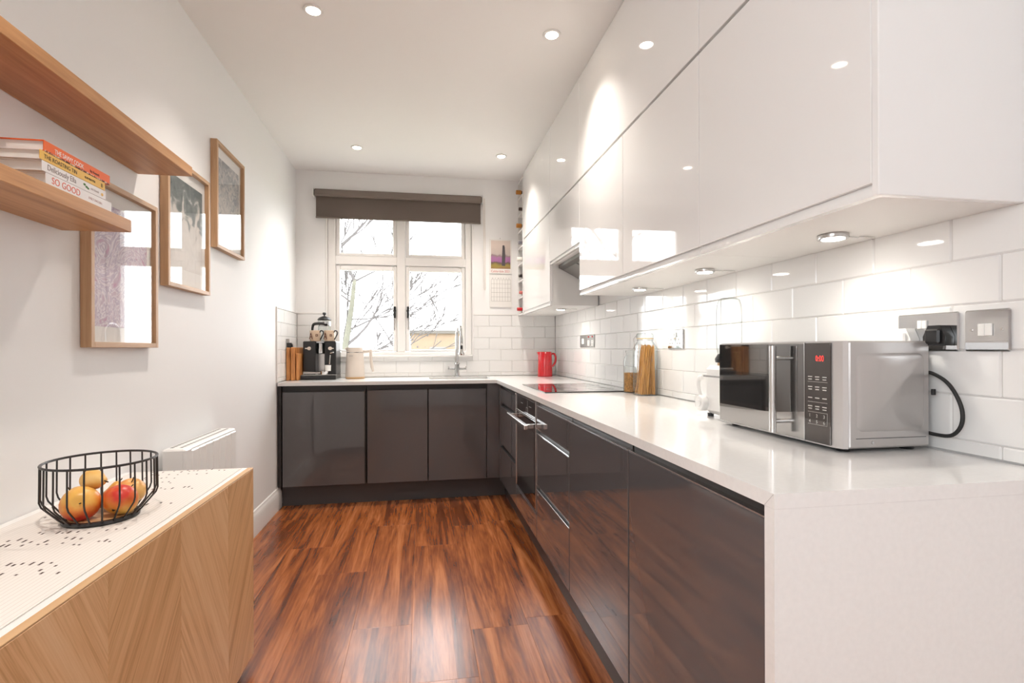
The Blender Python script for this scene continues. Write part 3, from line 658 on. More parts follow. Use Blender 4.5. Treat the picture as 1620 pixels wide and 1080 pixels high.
# ------------------------------------------------------------------ wall cabinets
ZS = 2.050      # split between the two tiers
DTOP = 2.585
def wall_unit(y0, y1, z0, z1, label, doors, grip=0.026, name='wall_cabinet', body=None):
    t = thing(name, (XU + 0.17, (y0 + y1) / 2, z0), label, 'cabinet', 'white gloss wall units')
    if body is None: body = [((XU + 0.021, y0 + 0.0008, z0), (XR - 0.001, y1 - 0.0008, z1 - 0.001))]
    mb = MB()
    for q in body: mb.box(*q)
    mb.build('carcass', M_whitem, t)
    for (a, b) in doors: B((XU, a + 0.0012, z0 + grip), (XU + 0.020, b - 0.0012, z1 - 0.003), 0.0015).build('door', M_white, t)
    if grip > 0.01:
        MB().prism([(XU + 0.003, z0), (XU + 0.021, z0), (XU + 0.021, z0 + grip), (XU + 0.012, z0 + grip), (XU + 0.003, z0 + 0.010)], 1, y0 + 0.001, y1 - 0.001).build('grip_rail', M_white, t)
    return t
U = [0.842, 1.454, 2.056, 2.660]
for k, lb in enumerate(('white gloss lower wall cabinet above the microwave, at the end panel', 'white gloss lower wall cabinet, second from the end panel', 'white gloss lower wall cabinet beside the extractor unit')):
    wall_unit(U[k], U[k + 1], ZU, ZS, lb, [(U[k], U[k + 1])])
wall_unit(3.302, 4.190, ZU, ZS, 'white gloss lower wall cabinet beside the wine rack', [(3.302, 4.190)])
wall_unit(0.842, 1.454, ZS, DTOP, 'white gloss top wall cabinet at the end panel', [(0.842, 1.454)], 0.008)
wall_unit(1.454, 2.660, ZS, DTOP, 'long white gloss top wall cabinet, second from the end panel', [(1.454, 2.660)], 0.008)
wall_unit(2.660, 3.302, ZS, DTOP, 'white gloss top wall cabinet over the extractor unit', [(2.660, 3.302)], 0.008)
wall_unit(3.302, 4.190, ZS, DTOP, 'white gloss top wall cabinet beside the wine rack', [(3.302, 4.190)], 0.008)
# extractor unit: short door, grey canopy tucked behind
ZH = 1.695
t = wall_unit(2.660, 3.302, ZH, ZS, 'white gloss extractor wall unit with short door above the hob', [(2.660, 3.302)], 0.022, 'extractor_cabinet')
hd = thing('extractor_hood', (XU + 0.17, 2.98, ZH - 0.13), 'grey sloping extractor hood tucked under the short wall unit', 'extractor hood')
MB().prism([(XU + 0.06, ZH - 0.001), (XR - 0.002, ZH - 0.001), (XR - 0.002, ZH - 0.13), (XR - 0.06, ZH - 0.13), (XU + 0.06, ZH - 0.02)], 1, 2.664, 3.298).build('canopy', mat('hood_grey', (0.16, 0.15, 0.14), 0.35, 0.6), hd)
hf = MB()
for k in range(2): hf.prism([(XU + 0.09, ZH - 0.034), (XR - 0.08, ZH - 0.126), (XR - 0.082, ZH - 0.130), (XU + 0.088, ZH - 0.038)], 1, 2.70 + k * 0.30, 2.97 + k * 0.30)
hf.build('filter', mat('hood_filter', (0.30, 0.29, 0.28), 0.4, 0.7), hd)
for yy in (2.75, 2.79): MB().lathe([(0.007, -0.014), (0.007, 0.0)], (XU + 0.075, yy, ZH - 0.02), 10).build('button', M_black, hd)
ep = thing('end_panel', (1.02, 0.834, ZU), 'white end panel closing the wall cabinets toward the camera', 'panel')
B((XU - 0.001, YUE, ZU - 0.001), (XR - 0.001, 0.8415, ZC - 0.002), 0.0015).build('panel', M_white, ep)
cv = thing('ceiling_filler', (XU + 0.05, 2.5, DTOP), 'white filler strip between wall cabinets and ceiling', 'panel')
B((XU + 0.006, 0.842, DTOP), (XU + 0.024, YB - 0.002, ZC - 0.001), 0.001).build('strip', M_white, cv)

# puck lights under the wall cabinets
def puck(x, y, z, label):
    t = thing('puck_light', (x, y, z - 0.012), label, 'cabinet light', 'lights under the wall cabinets')
    MB().lathe([(0.024, 0.0), (0.034, 0.0), (0.035, 0.003), (0.035, 0.010), (0.0, 0.010)], (x, y, z - 0.0115), 24).build('housing', M_steel, t)
    MB().lathe([(0, 0), (0.026, 0), (0.026, 0.002), (0, 0.002)], (x, y, z - 0.0125), 24).build('lens', M_pucklens, t)
    MB().tube([(x + 0.034, y, z - 0.003), (x + 0.07, y - 0.004, z - 0.005), (x + 0.075, y - 0.004, z - 0.003), (x + 0.12, y - 0.002, z - 0.003)], 0.0018, 6).build('cable', M_steel, t)
    l = bpy.data.lights.new('puck_beam', 'SPOT'); l.energy = PUCK_W; l.color = (1.0, 0.93, 0.82); l.spot_size = R(150); l.spot_blend = 1.0; l.shadow_soft_size = 0.025
    lo = bpy.data.objects.new('puck_beam', l); COL.objects.link(lo); lo.parent = t; lo.location = (0, 0, -0.004)
puck(1.040, 1.145, ZU, 'lit round cabinet light above the microwave, nearest the end panel')
puck(1.030, 1.725, ZU, 'lit round cabinet light, second from the end panel')
puck(1.030, 2.290, ZU, 'lit round cabinet light beside the extractor unit')
puck(1.000, 3.570, ZU, 'lit round cabinet light above the red jug')

# wine rack + bottles
rk = thing('wine_rack', (1.0, 4.305, ZU), 'tall narrow white wine rack between wall cabinets and back wall', 'wine rack')
r0, r1 = 4.194, YB - 0.002; rx = XU - 0.004
MB().box((rx, r0, ZU), (XR - 0.002, r0 + 0.014, 2.583)).box((rx, r1 - 0.014, ZU), (XR - 0.002, r1, 2.583)).box((XR - 0.012, r0 + 0.014, ZU), (XR - 0.002, r1 - 0.014, 2.583)).build('body', M_whitem, rk)
BZ = [1.4265 + 0.1435 * k for k in range(9)]
for z in BZ: B((rx, r0 + 0.0145, z), (XR - 0.0125, r1 - 0.0145, z + 0.012)).build('shelf', M_whitem, rk)
caps = [('red', (0.55, 0.01, 0.015), 0.0145, 0.030), ('pink', (0.62, 0.16, 0.14), 0.0135, 0.012), ('black', (0.02, 0.015, 0.015), 0.0145, 0.014), ('white', (0.80, 0.76, 0.70), 0.0175, 0.030), ('grey', (0.20, 0.19, 0.22), 0.0145, 0.018), ('amber', (0.50, 0.20, 0.03), 0.0185, 0.034), ('dark brown', (0.06, 0.03, 0.02), 0.0140, 0.014), ('orange cork', (0.52, 0.21, 0.03), 0.0185, 0.036)]
M_bottle = mat('bottle_glass', (0.02, 0.035, 0.02), 0.06, coat=0.5)
for k, (cn, cc, cr_, out) in enumerate(caps):
    z = BZ[k] + 0.012 + 0.0375; yy = 4.30; xo = rx - out
    t = thing('wine_bottle', (1.0, yy, BZ[k] + 0.0125), 'wine bottle with %s top lying in the rack' % cn, 'bottle', 'bottles in the wine rack')
    MB().lathe([(0.0, 0.245), (0.034, 0.245), (0.037, 0.235), (0.037, 0.09), (0.030, 0.065), (0.0145, 0.040), (0.0135, 0.012), (0, 0.012)][::-1], (xo + 0.03, yy, z), 18, axis=0).build('glass_body', M_bottle, t)
    MB().lathe([(0, 0), (cr_ * 0.9, 0), (cr_, 0.003), (cr_, 0.030), (cr_ * 0.95, 0.044), (0, 0.044)], (xo, yy, z), 16, axis=0).build('cap', mat('cap_' + cn.replace(' ', '_'), cc, 0.35), t)

# ------------------------------------------------------------------ sockets and switches
def plate(name, plane, u0, u1, z0, z1, label, cat, group=None):
    c = ((XR if plane == 'r' else XL + TW), (u0 + u1) / 2, z0)
    t = thing(name, c, label, cat, group); s = -1 if plane == 'r' else 1; x = XR if plane == 'r' else XL + TW
    B((x + s * 0.0002, u0, z0), (x + s * 0.007, u1, z1), 0.003).build('plate', M_chrome, t)
    return t, x + s * 0.007, s
def rocker(t, x, s, y, z, w=0.011, h=0.020):
    B((x, y - w / 2, z - h / 2), (x + s * 0.004, y + w / 2, z + h / 2), 0.001).build('rocker', M_whitepl, t)
def pins(t, x, s, y, z):
    f = MB(); f.box((x, y - 0.022, z - 0.024), (x + s * 0.0006, y + 0.022, z + 0.016))
    f.build('socket_face', M_whitepl, t)
    for (dy, dz, w, h) in ((0, 0.006, 0.0022, 0.004), (-0.011, -0.012, 0.0035, 0.002), (0.011, -0.012, 0.0035, 0.002)): B((x + s * 0.0006, y + dy - w, z + dz - h), (x + s * 0.0009, y + dy + w, z + dz + h)).build('pin_hole', M_black, t)
t, x, s = plate('double_socket', 'r', 0.951, 1.098, 1.130, 1.218, 'chrome double socket with plugs behind the microwave', 'socket')
for y in (0.99, 1.055): rocker(t, x, s, 1.032 + (y - 1.02) * 0.18, 1.192)
t, x, s = plate('light_switch', 'r', 0.850, 0.939, 1.130, 1.218, 'chrome double light switch near the worktop end', 'switch')
for y in (0.888, 0.902): rocker(t, x, s, y, 1.175, 0.0135, 0.026)
for y in (0.865, 0.924): MB().lathe([(0, 0), (0.003, 0), (0.003, -0.0012), (0, -0.0012)], (x, y, 1.175), 10, axis=0).build('screw', M_steel, t)
t, x, s = plate('double_socket', 'r', 2.160, 2.306, 1.135, 1.225, 'chrome double socket to the right of the pasta jar', 'socket')
for y in (2.20, 2.27): pins(t, x, s, y, 1.172); rocker(t, x, s, 2.235 + (y - 2.235) * 0.25, 1.20)
t, x, s = plate('cooker_switch', 'r', 3.535, 3.690, 1.145, 1.235, 'grey cooker switch plate, the one closer to the red jug', 'switch')
rocker(t, x, s, 3.61, 1.19, 0.05, 0.04)
t, x, s = plate('double_socket', 'r', 3.375, 3.530, 1.145, 1.235, 'chrome socket plate with red neon marks above the hob', 'socket')
for y in (3.41, 3.49): pins(t, x, s, y, 1.18); B((x, y - 0.008, 1.215), (x + s * 0.003, y + 0.008, 1.225), 0.0008).build('neon', M_red, t)
t, x, s = plate('wall_socket', 'l', 4.06, 4.147, 1.130, 1.216, 'chrome socket with a black plug in the left tiled return', 'socket')
def plug(name, y, z, x, s, mt, label):
    t = thing(name, (x, y, z), label, 'plug')
    o = MB().prism([(-0.024, 0.0), (0.024, 0.0), (0.026, 0.020), (0.014, 0.046), (-0.014, 0.046), (-0.026, 0.020)], 0, 0.0008, 0.026)
    o.v = [(x + s * a, y + b_, z + c_) for a, b_, c_ in o.v]
    o.build('body', mt, t)
    mb = MB().box((0.026, -0.017, 0.004), (0.034, 0.017, 0.038), 0.004); mb.v = [(x + s * a, y + b_, z + c_) for a, b_, c_ in mb.v]; mb.build('grip', mt, t)
    return t
plug('white_plug', 1.066, 1.138, XR - 0.007, -1, M_whitepl, 'white plug in the socket behind the microwave')
plug('black_plug', 0.984, 1.142, XR - 0.007, -1, M_black, 'black plug in the socket behind the microwave')
plug('black_plug', 4.103, 1.140, XL + TW + 0.007, 1, M_black, 'black plug beside the wooden boards on the left return')

# ------------------------------------------------------------------ microwave
mw = thing('microwave', (1.05, 1.235, WT), 'silver microwave with mirrored black door on the worktop', 'microwave')
mx0, mx1, my0, my1, mz0, mz1 = 0.946, 1.160, 0.998, 1.462, WT + 0.010, WT + 0.253
B((mx0, my0, mz0), (mx1, my1, mz1), 0.004).build('housing', M_silver, mw)
# pressed panel on the side facing the camera
def rrect(y, x0, x1, z0, z1, r, n=6):
    P = []
    for (cx, cz, a0) in ((x1 - r, z1 - r, 0), (x0 + r, z1 - r, 90), (x0 + r, z0 + r, 180), (x1 - r, z0 + r, 270)):
        for k in range(n + 1):
            a = R(a0 + 90 * k / n); P.append((cx + r * math.cos(a), y, cz + r * math.sin(a)))
    return P
o_ = rrect(my0 - 0.0001, mx0 + 0.018, mx1 - 0.016, mz0 + 0.038, mz1 - 0.028, 0.018); i_ = rrect(my0 - 0.0035, mx0 + 0.025, mx1 - 0.023, mz0 + 0.045, mz1 - 0.035, 0.013)
n = len(o_); MB().add(o_ + i_, [((i + 1) % n, i, n + i, n + (i + 1) % n) for i in range(n)] + [tuple(range(n, 2 * n))[::-1]]).build('side_pressing', M_silver, mw)
B((mx0 + 0.018, my0 - 0.0012, mz0 + 0.022), (mx1 - 0.012, my0, mz0 + 0.0232)).build('seam', M_darkm, mw)
MB().lathe([(0, -0.0025), (0.0035, -0.002), (0.004, 0)], (mx0 + 0.06, my0, mz0 + 0.013), 10, axis=1).build('screw', M_chrome, mw)
# front bezel
bz = MB().prism([(mx0 - 0.001, my0 + 0.001), (mx0 - 0.012, my0 + 0.004), (mx0 - 0.018, my0 + 0.018), (mx0 - 0.020, my0 + 0.028), (mx0 - 0.020, my1 - 0.003), (mx0 - 0.001, my1)], 2, mz0, mz1)
bz.build('front_bezel', mat('silver_bezel', (0.58, 0.56, 0.55), 0.3, 0.4), mw)
fx = mx0 - 0.0205; PY = 1.1035   # line between control panel and door
M_mwglass = mat('mirror_glass_door', (0.20, 0.195, 0.19), 0.03, 0.9)
md = B((fx - 0.004, PY + 0.001, mz0 + 0.004), (fx, my1 - 0.001, mz1 - 0.004), 0.001).build('door', mat('steel_door', (0.42, 0.41, 0.40), 0.16, 1.0), mw)
MB().prism([(PY + 0.002, mz0 + 0.072), (1.20, mz0 + 0.060), (1.33, mz0 + 0.051), (my1 - 0.003, mz0 + 0.047), (my1 - 0.003, mz1 - 0.006), (PY + 0.002, mz1 - 0.006)], 0, fx - 0.0052, fx - 0.0042).build('door_glass', M_mwglass, md)
B((fx - 0.0058, 1.225, mz0 + 0.068), (fx - 0.0052, 1.44, mz1 - 0.085)).build('viewing_window', mat('window_mesh', (0.02, 0.02, 0.02), 0.06, coat=1.0), md)
cpn = B((fx - 0.004, my0 + 0.026, mz0 + 0.004), (fx, PY - 0.001, mz1 - 0.004), 0.001).build('control_panel', mat('mirror_panel', (0.12, 0.11, 0.105), 0.05, 0.9), mw)
B((fx - 0.0046, PY - 0.001, mz0 + 0.002), (fx - 0.001, PY + 0.001, mz1 - 0.002)).build('door_gap_trim', M_chrome, mw)
hn = MB(); hy = 1.175; hx = fx - 0.036
hn.tube([(hx, hy, mz0 + 0.012), (hx, hy, mz1 - 0.010)], 0.0085, 14)
for z in (mz0 + 0.040, mz1 - 0.042): hn.tube([(hx, hy, z), (fx - 0.003, hy - 0.0, z)], 0.0055, 10)
hn.build('handle', M_steel, md)
M_led = mat('red_led', (0.9, 0.05, 0.04), 0.4, emit=(1.0, 0.05, 0.04), es=0.35)
ux = (0, -1, 0); fz = fx - 0.0042
text(cpn, 'clock_digits', '0:00', 0.020, (fz, 1.068, mz0 + 0.196), ux, (0, 0, 1), M_led, squeeze=0.75)
M_lbl = mat('pale_print', (0.55, 0.53, 0.50), 0.6)
mk = MB()
for r_, zz in enumerate((0.158, 0.134, 0.108, 0.088)):
    for c_ in range(3):
        y1 = 1.091 - c_ * 0.022
        mk.box((fz - 0.0004, y1 - 0.013, mz0 + zz), (fz, y1, mz0 + zz + 0.0022))
        if r_ != 2: mk.box((fz - 0.0004, y1 - 0.012, mz0 + zz - 0.006), (fz, y1 - 0.001, mz0 + zz - 0.0038))
for zz in (0.147, 0.099, 0.075, 0.046): mk.box((fz - 0.0004, 1.032, mz0 + zz), (fz, 1.092, mz0 + zz + 0.0006))
mk.box((fz - 0.0004, 1.032, mz0 + 0.046), (fz, 1.0326, mz0 + 0.075))
mk.build('key_labels', M_lbl, cpn)
for r_ in range(2):
    for c_ in range(3): text(cpn, 'key_number', str(1 + r_ * 3 + c_), 0.011, (fz, 1.089 - c_ * 0.022, mz0 + 0.063 - r_ * 0.014), ux, (0, 0, 1), M_lbl)
for (x, y) in ((0.96, 1.03), (1.13, 1.03), (0.96, 1.43), (1.13, 1.43)): MB().lathe([(0, 0), (0.014, 0), (0.016, 0.0105), (0, 0.0105)], (x, y, WT), 14).build('foot', M_black, mw)
cbm = MB().tube(smooth([(mx1 - 0.004, 1.02, mz0 + 0.170), (1.165, 0.997, mz0 + 0.168), (1.168, 0.962, mz0 + 0.145), (1.170, 0.938, mz0 + 0.10), (1.170, 0.936, mz0 + 0.06), (1.168, 0.955, mz0 + 0.032), (1.165, 0.99, mz0 + 0.028), (mx1 - 0.003, 1.03, mz0 + 0.035)]), 0.0042, 8)
cbm.build('power_cable', M_rubber, mw)
B((1.161, 0.992, mz0 + 0.118), (1.170, 0.9975, mz0 + 0.132), 0.001).build('cable_clip', M_black, mw)

# ------------------------------------------------------------------ blender behind the microwave
bn = thing('blender', (1.05, 1.60, WT), 'white blender with a tall clear cup behind the microwave', 'blender')
B((0.985, 1.535, WT + 0.010), (1.105, 1.655, WT + 0.178), 0.014).build('motor_base', M_whitepl, bn)
B((0.9835, 1.545, WT + 0.137), (0.985, 1.66, WT + 0.143)).build('trim_band', M_steel, bn)
MB().lathe([(0.036, 0), (0.038, 0.004), (0.036, 0.010), (0, 0.010)], (1.045, 1.60, WT + 0.178), 24).build('wooden_collar', M_bamboo, bn)
MB().lathe([(0.0, 0.0), (0.044, 0.0), (0.046, 0.012), (0.036, 0.030), (0, 0.030)], (1.045, 1.60, WT + 0.188), 24).build('cup_lid', M_black, bn)
MB().lathe([(0.037, 0.0), (0.041, 0.02), (0.042, 0.12), (0.040, 0.165), (0.034, 0.184), (0.024, 0.190), (0, 0.190)], (1.045, 1.60, WT + 0.219), 28).build('clear_cup', M_jarglass, bn)
kb = MB().lathe([(0, -0.014), (0.024, -0.014), (0.028, -0.008), (0.028, 0.010), (0, 0.012)], (0.978, 1.655, WT + 0.045), 20, axis=0); kb.lathe([(0, -0.02), (0.012, -0.018), (0.013, -0.012)], (0.978, 1.655, WT + 0.045), 14, axis=0)
kb.build('control_knob', M_whitepl, bn)
MB().tube(smooth([(0.99, 1.668, WT + 0.135), (0.985, 1.688, WT + 0.128), (0.982, 1.690, WT + 0.10), (0.986, 1.672, WT + 0.06)]), [0.010, 0.009, 0.007, 0.005], 10).build('tap_lever', M_whitepl, bn)
for (x, y) in ((1.0, 1.55), (1.09, 1.55), (1.0, 1.64), (1.09, 1.64), ): MB().lathe([(0, 0), (0.010, 0), (0.011, 0.0115), (0, 0.0115)], (x, y, WT), 12).build('foot', M_black, bn)

# ------------------------------------------------------------------ jars
def sqring(c, w, z, r=0.3, n=5):
    P = []
    for (sx, sy, a0) in ((1, 1, 0), (-1, 1, 90), (-1, -1, 180), (1, -1, 270)):
        for k in range(n + 1):
            a = R(a0 + 90 * k / n); rr = w * r; P.append((c[0] + sx * (w - rr) + rr * math.cos(a), c[1] + sy * (w - rr) + rr * math.sin(a), z))
    return P
def loft(rings, cap0=True, cap1=True):
    mb = MB(); n = len(rings[0]); V = [p for r_ in rings for p in r_]; F = []
    for i in range(len(rings) - 1):
        for k in range(n): F.append((i * n + k, i * n + (k + 1) % n, (i + 1) * n + (k + 1) % n, (i + 1) * n + k))
    if cap0: F.append(tuple(range(n))[::-1])
    if cap1: F.append(tuple(range((len(rings) - 1) * n, len(rings) * n)))
    return mb.add(V, F)
c = (1.118, 2.425)
pj = thing('pasta_jar', (*c, WT), 'tall square clip-top jar full of dry spaghetti', 'jar')
loft([sqring(c, w, WT + z, r_) for (w, z, r_) in ((0.044, 0.0, 0.3), (0.049, 0.004, 0.3), (0.049, 0.235, 0.3), (0.042, 0.262, 0.7), (0.038, 0.272, 1.0), (0.038, 0.286, 1.0))], True, False).build('glass', M_jarglass, pj)
ld = pj; lid = loft([sqring(c, w, WT + z, 1.0) for (w, z) in ((0.042, 0.289), (0.043, 0.293), (0.043, 0.306), (0.038, 0.312))]).build('lid', M_jarglass, pj)
MB().lathe([(0.040, 0.284), (0.0425, 0.285), (0.0425, 0.289), (0.040, 0.289)], (*c, WT), 24).build('rubber_seal', mat('seal_rubber', (0.60, 0.46, 0.26), 0.6), pj)
cw = MB(); cw.tube([(c[0] + 0.044 * math.cos(2 * math.pi * k / 24), c[1] + 0.044 * math.sin(2 * math.pi * k / 24), WT + 0.279) for k in range(24)], 0.0014, 6, closed=True)
cw.tube([(c[0] - 0.044, c[1] + 0.01, WT + 0.30), (c[0] - 0.056, c[1] + 0.012, WT + 0.285), (c[0] - 0.052, c[1] + 0.012, WT + 0.245), (c[0] - 0.050, c[1] + 0.01, WT + 0.225)], 0.0016, 6)
cw.build('wire_clip', M_steel, pj)
M_pasta = wood('dry_pasta', ((0.34, 0.14, 0.03), (0.66, 0.33, 0.09), (0.78, 0.45, 0.15)), (150, 150, 2.0), rough=0.45, fibre=0.5, dist=0.3, bump=0)
ps = MB(); rg_ = random.Random(4)
for k in range(170):
    a, b_ = rg_.uniform(-0.040, 0.040), rg_.uniform(-0.040, 0.040); f = rg_.uniform(0.45, 0.62); lean = rg_.uniform(-0.006, 0.024)
    top = rg_.uniform(0.232, 0.258)
    ps.tube([(c[0] + a, c[1] + b_, WT + 0.006), (c[0] + max(-0.033, min(0.033, a * f + lean)), c[1] + max(-0.033, min(0.033, b_ * f - lean * 0.5)), WT + top)], 0.0014, 5)
tag(ps.build('spaghetti', M_pasta, pj), kind='stuff')
c2 = (1.122, 2.60)
gj = thing('small_jar', (*c2, WT), 'smaller clear jar with a brown layer, left of the spaghetti', 'jar')
MB().lathe([(0, 0), (0.040, 0), (0.044, 0.005), (0.044, 0.16), (0.038, 0.19), (0.030, 0.20), (0.030, 0.212)], (*c2, WT), 24).build('glass', M_jarglass, gj)
MB().lathe([(0, 0.004), (0.041, 0.005), (0.041, 0.105), (0, 0.107)], (*c2, WT), 24).build('contents', mat('brown_grain', (0.42, 0.20, 0.05), 0.8, var=0.4, vscale=120), gj)
MB().lathe([(0.0, 0.214), (0.034, 0.214), (0.034, 0.226), (0, 0.228)], (*c2, WT), 24).build('lid', M_jarglass, gj)

# ------------------------------------------------------------------ red jug
jc = (1.045, 4.24)
jg = thing('red_jug', (*jc, WT), 'glossy red jug in the far corner of the worktop', 'jug')
MB().lathe([(0.0, 0.0), (0.062, 0.0), (0.065, 0.004), (0.064, 0.03), (0.061, 0.12), (0.058, 0.205), (0.056, 0.209), (0.053, 0.205), (0.056, 0.12), (0.058, 0.03), (0, 0.02)], (*jc, WT), 32).build('body', M_red, jg)
MB().tube(smooth([(jc[0] + 0.055, jc[1], WT + 0.190), (jc[0] + 0.080, jc[1], WT + 0.192), (jc[0] + 0.094, jc[1], WT + 0.165), (jc[0] + 0.091, jc[1], WT + 0.125), (jc[0] + 0.075, jc[1], WT + 0.095), (jc[0] + 0.060, jc[1], WT + 0.080)]), [0.008, 0.008, 0.009, 0.009, 0.008, 0.007], 12).build('handle', M_red, jg)
MB().prism([(jc[0] - 0.072, WT + 0.208), (jc[0] - 0.054, WT + 0.208), (jc[0] - 0.056, WT + 0.170)], 1, jc[1] - 0.016, jc[1] + 0.016).build('spout', M_red, jg)

# ------------------------------------------------------------------ coffee machine, cafetiere, mugs, boards, kettle
cmx0, cmx1, cmf, cmb = -0.908, -0.660, 4.145, 4.405
cm = thing('coffee_machine', ((cmx0 + cmx1) / 2, 4.27, WT), 'black and chrome espresso machine by the window', 'coffee machine')
MB().box((cmx0, cmf + 0.03, WT + 0.035), (cmx0 + 0.092, cmb, WT + 0.300), 0.006).box((cmx1 - 0.088, cmf + 0.03, WT + 0.035), (cmx1, cmb, WT + 0.300), 0.006).box((cmx0 + 0.092, cmf + 0.14, WT + 0.035), (cmx1 - 0.088, cmb, WT + 0.300)).build('housing', M_black, cm)
B((cmx0 + 0.094, cmf + 0.132, WT + 0.04), (cmx1 - 0.090, cmf + 0.1395, WT + 0.24)).build('chrome_back', M_steel, cm)
MB().lathe([(0.0, 0.20), (0.030, 0.20), (0.036, 0.205), (0.036, 0.235), (0.031, 0.245), (0.031, 0.300), (0, 0.300)], (-0.784, cmf + 0.09, WT), 24).build('group_head', M_chrome, cm)
B((cmx0 + 0.094, cmf + 0.045, WT + 0.285), (cmx1 - 0.090, cmf + 0.14, WT + 0.300), 0.003).build('top_plate', M_chrome, cm)
tr_ = B((cmx0 - 0.006, cmf - 0.035, WT + 0.003), (cmx1 + 0.008, cmf + 0.03, WT + 0.036), 0.004); tr_.box((cmx0, cmf + 0.03, WT + 0.003), (cmx1, cmb, WT + 0.034)); tr_.build('drip_tray', M_black, cm)
B((cmx0 - 0.005, cmf - 0.034, WT + 0.0362), (cmx1 + 0.007, cmf + 0.028, WT + 0.040), 0.001).build('tray_rim', M_steel, cm)
for xx, s_ in ((cmx0 + 0.047, -1), (cmx1 - 0.044, 1)):
    k_ = MB().lathe([(0, -0.018), (0.013, -0.016), (0.014, 0)], (xx, cmf + 0.030, WT + 0.243), 16, axis=1); k_.tube([(xx, cmf + 0.018, WT + 0.243), (xx + s_ * 0.028, cmf + 0.018, WT + 0.243)], 0.004, 8); k_.build('knob', M_cream, cm)
pf = MB().lathe([(0, 0.0), (0.030, 0.0), (0.032, 0.025), (0, 0.026)], (-0.742, cmf - 0.002, WT + 0.041), 20); pf.tube([(-0.772, cmf - 0.006, WT + 0.053), (-0.895, cmf - 0.012, WT + 0.055)], [0.008, 0.012], 10)
pf.build('portafilter', M_chrome, cm)
MB().lathe([(0, 0.0), (0.022, 0.0), (0.024, 0.045), (0, 0.045)], (-0.716, cmf - 0.002, WT + 0.068), 18).build('milk_cup', M_whitepl, cm)
MB().tube([(-0.715, cmf + 0.028, WT + 0.195), (-0.70, cmf + 0.005, WT + 0.19), (-0.705, cmf + 0.002, WT + 0.12)], 0.005, 8).build('steam_pipe', M_chrome, cm)
MB().tube([(-0.700, cmf + 0.02, WT + 0.205), (-0.675, cmf + 0.004, WT + 0.212)], 0.005, 8).build('steam_lever', M_steel, cm)
zt = WT + 0.3008
cf = thing('cafetiere', (-0.775, 4.30, zt), 'glass and black press pot standing behind the mugs', 'coffee pot')
MB().lathe([(0, 0), (0.046, 0), (0.047, 0.003), (0.047, 0.165), (0.050, 0.170)], (-0.770, 4.30, zt), 24).build('glass', M_jarglass, cf)
MB().lathe([(0.0485, 0.125), (0.050, 0.125), (0.050, 0.158), (0.0485, 0.158)], (-0.770, 4.30, zt), 24).build('metal_band', M_chrome, cf)
MB().lathe([(0.054, 0.171), (0.055, 0.174), (0.042, 0.190), (0.020, 0.200), (0.006, 0.203), (0.005, 0.212), (0.013, 0.216), (0.015, 0.224), (0.011, 0.232), (0, 0.234)], (-0.770, 4.30, zt), 24).build('lid', M_black, cf)
MB().tube(smooth([(-0.735, 4.247, zt + 0.130), (-0.775, 4.243, zt + 0.140), (-0.835, 4.255, zt + 0.138), (-0.852, 4.26, zt + 0.115), (-0.858, 4.265, zt + 0.05)]), [0.010, 0.011, 0.011, 0.010, 0.008], 10).build('handle', M_black, cf)
M_mug = mat('cream_mug', (0.66, 0.50, 0.36), 0.35); M_mugtxt = mat('mug_print', (0.12, 0.035, 0.02), 0.5)
for (mx_, lb) in ((-0.822, 'cream mug with letter A, beneath the press pot handle'), (-0.715, 'cream mug with letter A, closer to the kettle')):
    my_ = 4.215
    mg = thing('mug', (mx_, my_, zt), lb, 'mug', 'letter mugs on the coffee machine')
    MB().lathe([(0, 0), (0.038, 0), (0.041, 0.004), (0.042, 0.082), (0.040, 0.084), (0.038, 0.080), (0.037, 0.008), (0, 0.006)], (mx_, my_, zt), 24).build('body', M_mug, mg)
    hm = MB().tube(smooth([(mx_ + 0.036, my_ - 0.018, zt + 0.068), (mx_ + 0.046, my_ - 0.024, zt + 0.082), (mx_ + 0.062, my_ - 0.028, zt + 0.076), (mx_ + 0.064, my_ - 0.028, zt + 0.058), (mx_ + 0.050, my_ - 0.024, zt + 0.030), (mx_ + 0.040, my_ - 0.016, zt + 0.012)], 4), 0.0048, 8)
    hm.build('handle', M_black, mg)
    fy = my_ - 0.0425
    text(mg, 'letter', 'A', 0.075, (mx_ - 0.040, fy + 0.006, zt + 0.014), (1, -0.25, 0), (0, 0, 1), M_mugtxt, depth=0.004, squeeze=0.55)
    sq = MB()
    for (x0, x1, z0_, z1_) in ((0.008, 0.024, 0.050, 0.0535), (0.008, 0.024, 0.036, 0.0395), (0.008, 0.0115, 0.036, 0.0535), (0.0205, 0.024, 0.036, 0.0535)): sq.box((mx_ + x0, fy + 0.001, zt + z0_), (mx_ + x1, fy + 0.010, zt + z1_))
    sq.build('square_mark', M_mugtxt, mg)
for k, (x0, x1, h, y0, lb) in enumerate(((-1.003, -0.974, 0.250, 4.06, 'olive wood chopping board against the tiled return, leftmost of three'), (-0.968, -0.940, 0.252, 4.05, 'olive wood chopping board, middle of the three upright boards'), (-0.934, -0.915, 0.205, 4.06, 'shorter wooden chopping board touching the coffee machine'))):
    t = thing('chopping_board', ((x0 + x1) / 2, 4.2, WT), lb, 'chopping board', 'upright wooden boards')
    tilt = Matrix.Rotation(R((-2.0, 1.5, -1.0)[k]), 3, 'Y')
    mb = MB().box((x0, y0, WT + 0.0008), (x1, y0 + 0.30, WT + h), 0.004)
    mb.build('board', M_board, t)
kc = (-0.525, 4.25)
kt = thing('kettle', (*kc, WT), 'cream kettle with wooden base ring on the worktop', 'kettle')
MB().lathe([(0, 0), (0.070, 0), (0.076, 0.005), (0.077, 0.014), (0, 0.014)], (*kc, WT), 28).build('base_ring', M_bamboo, kt)
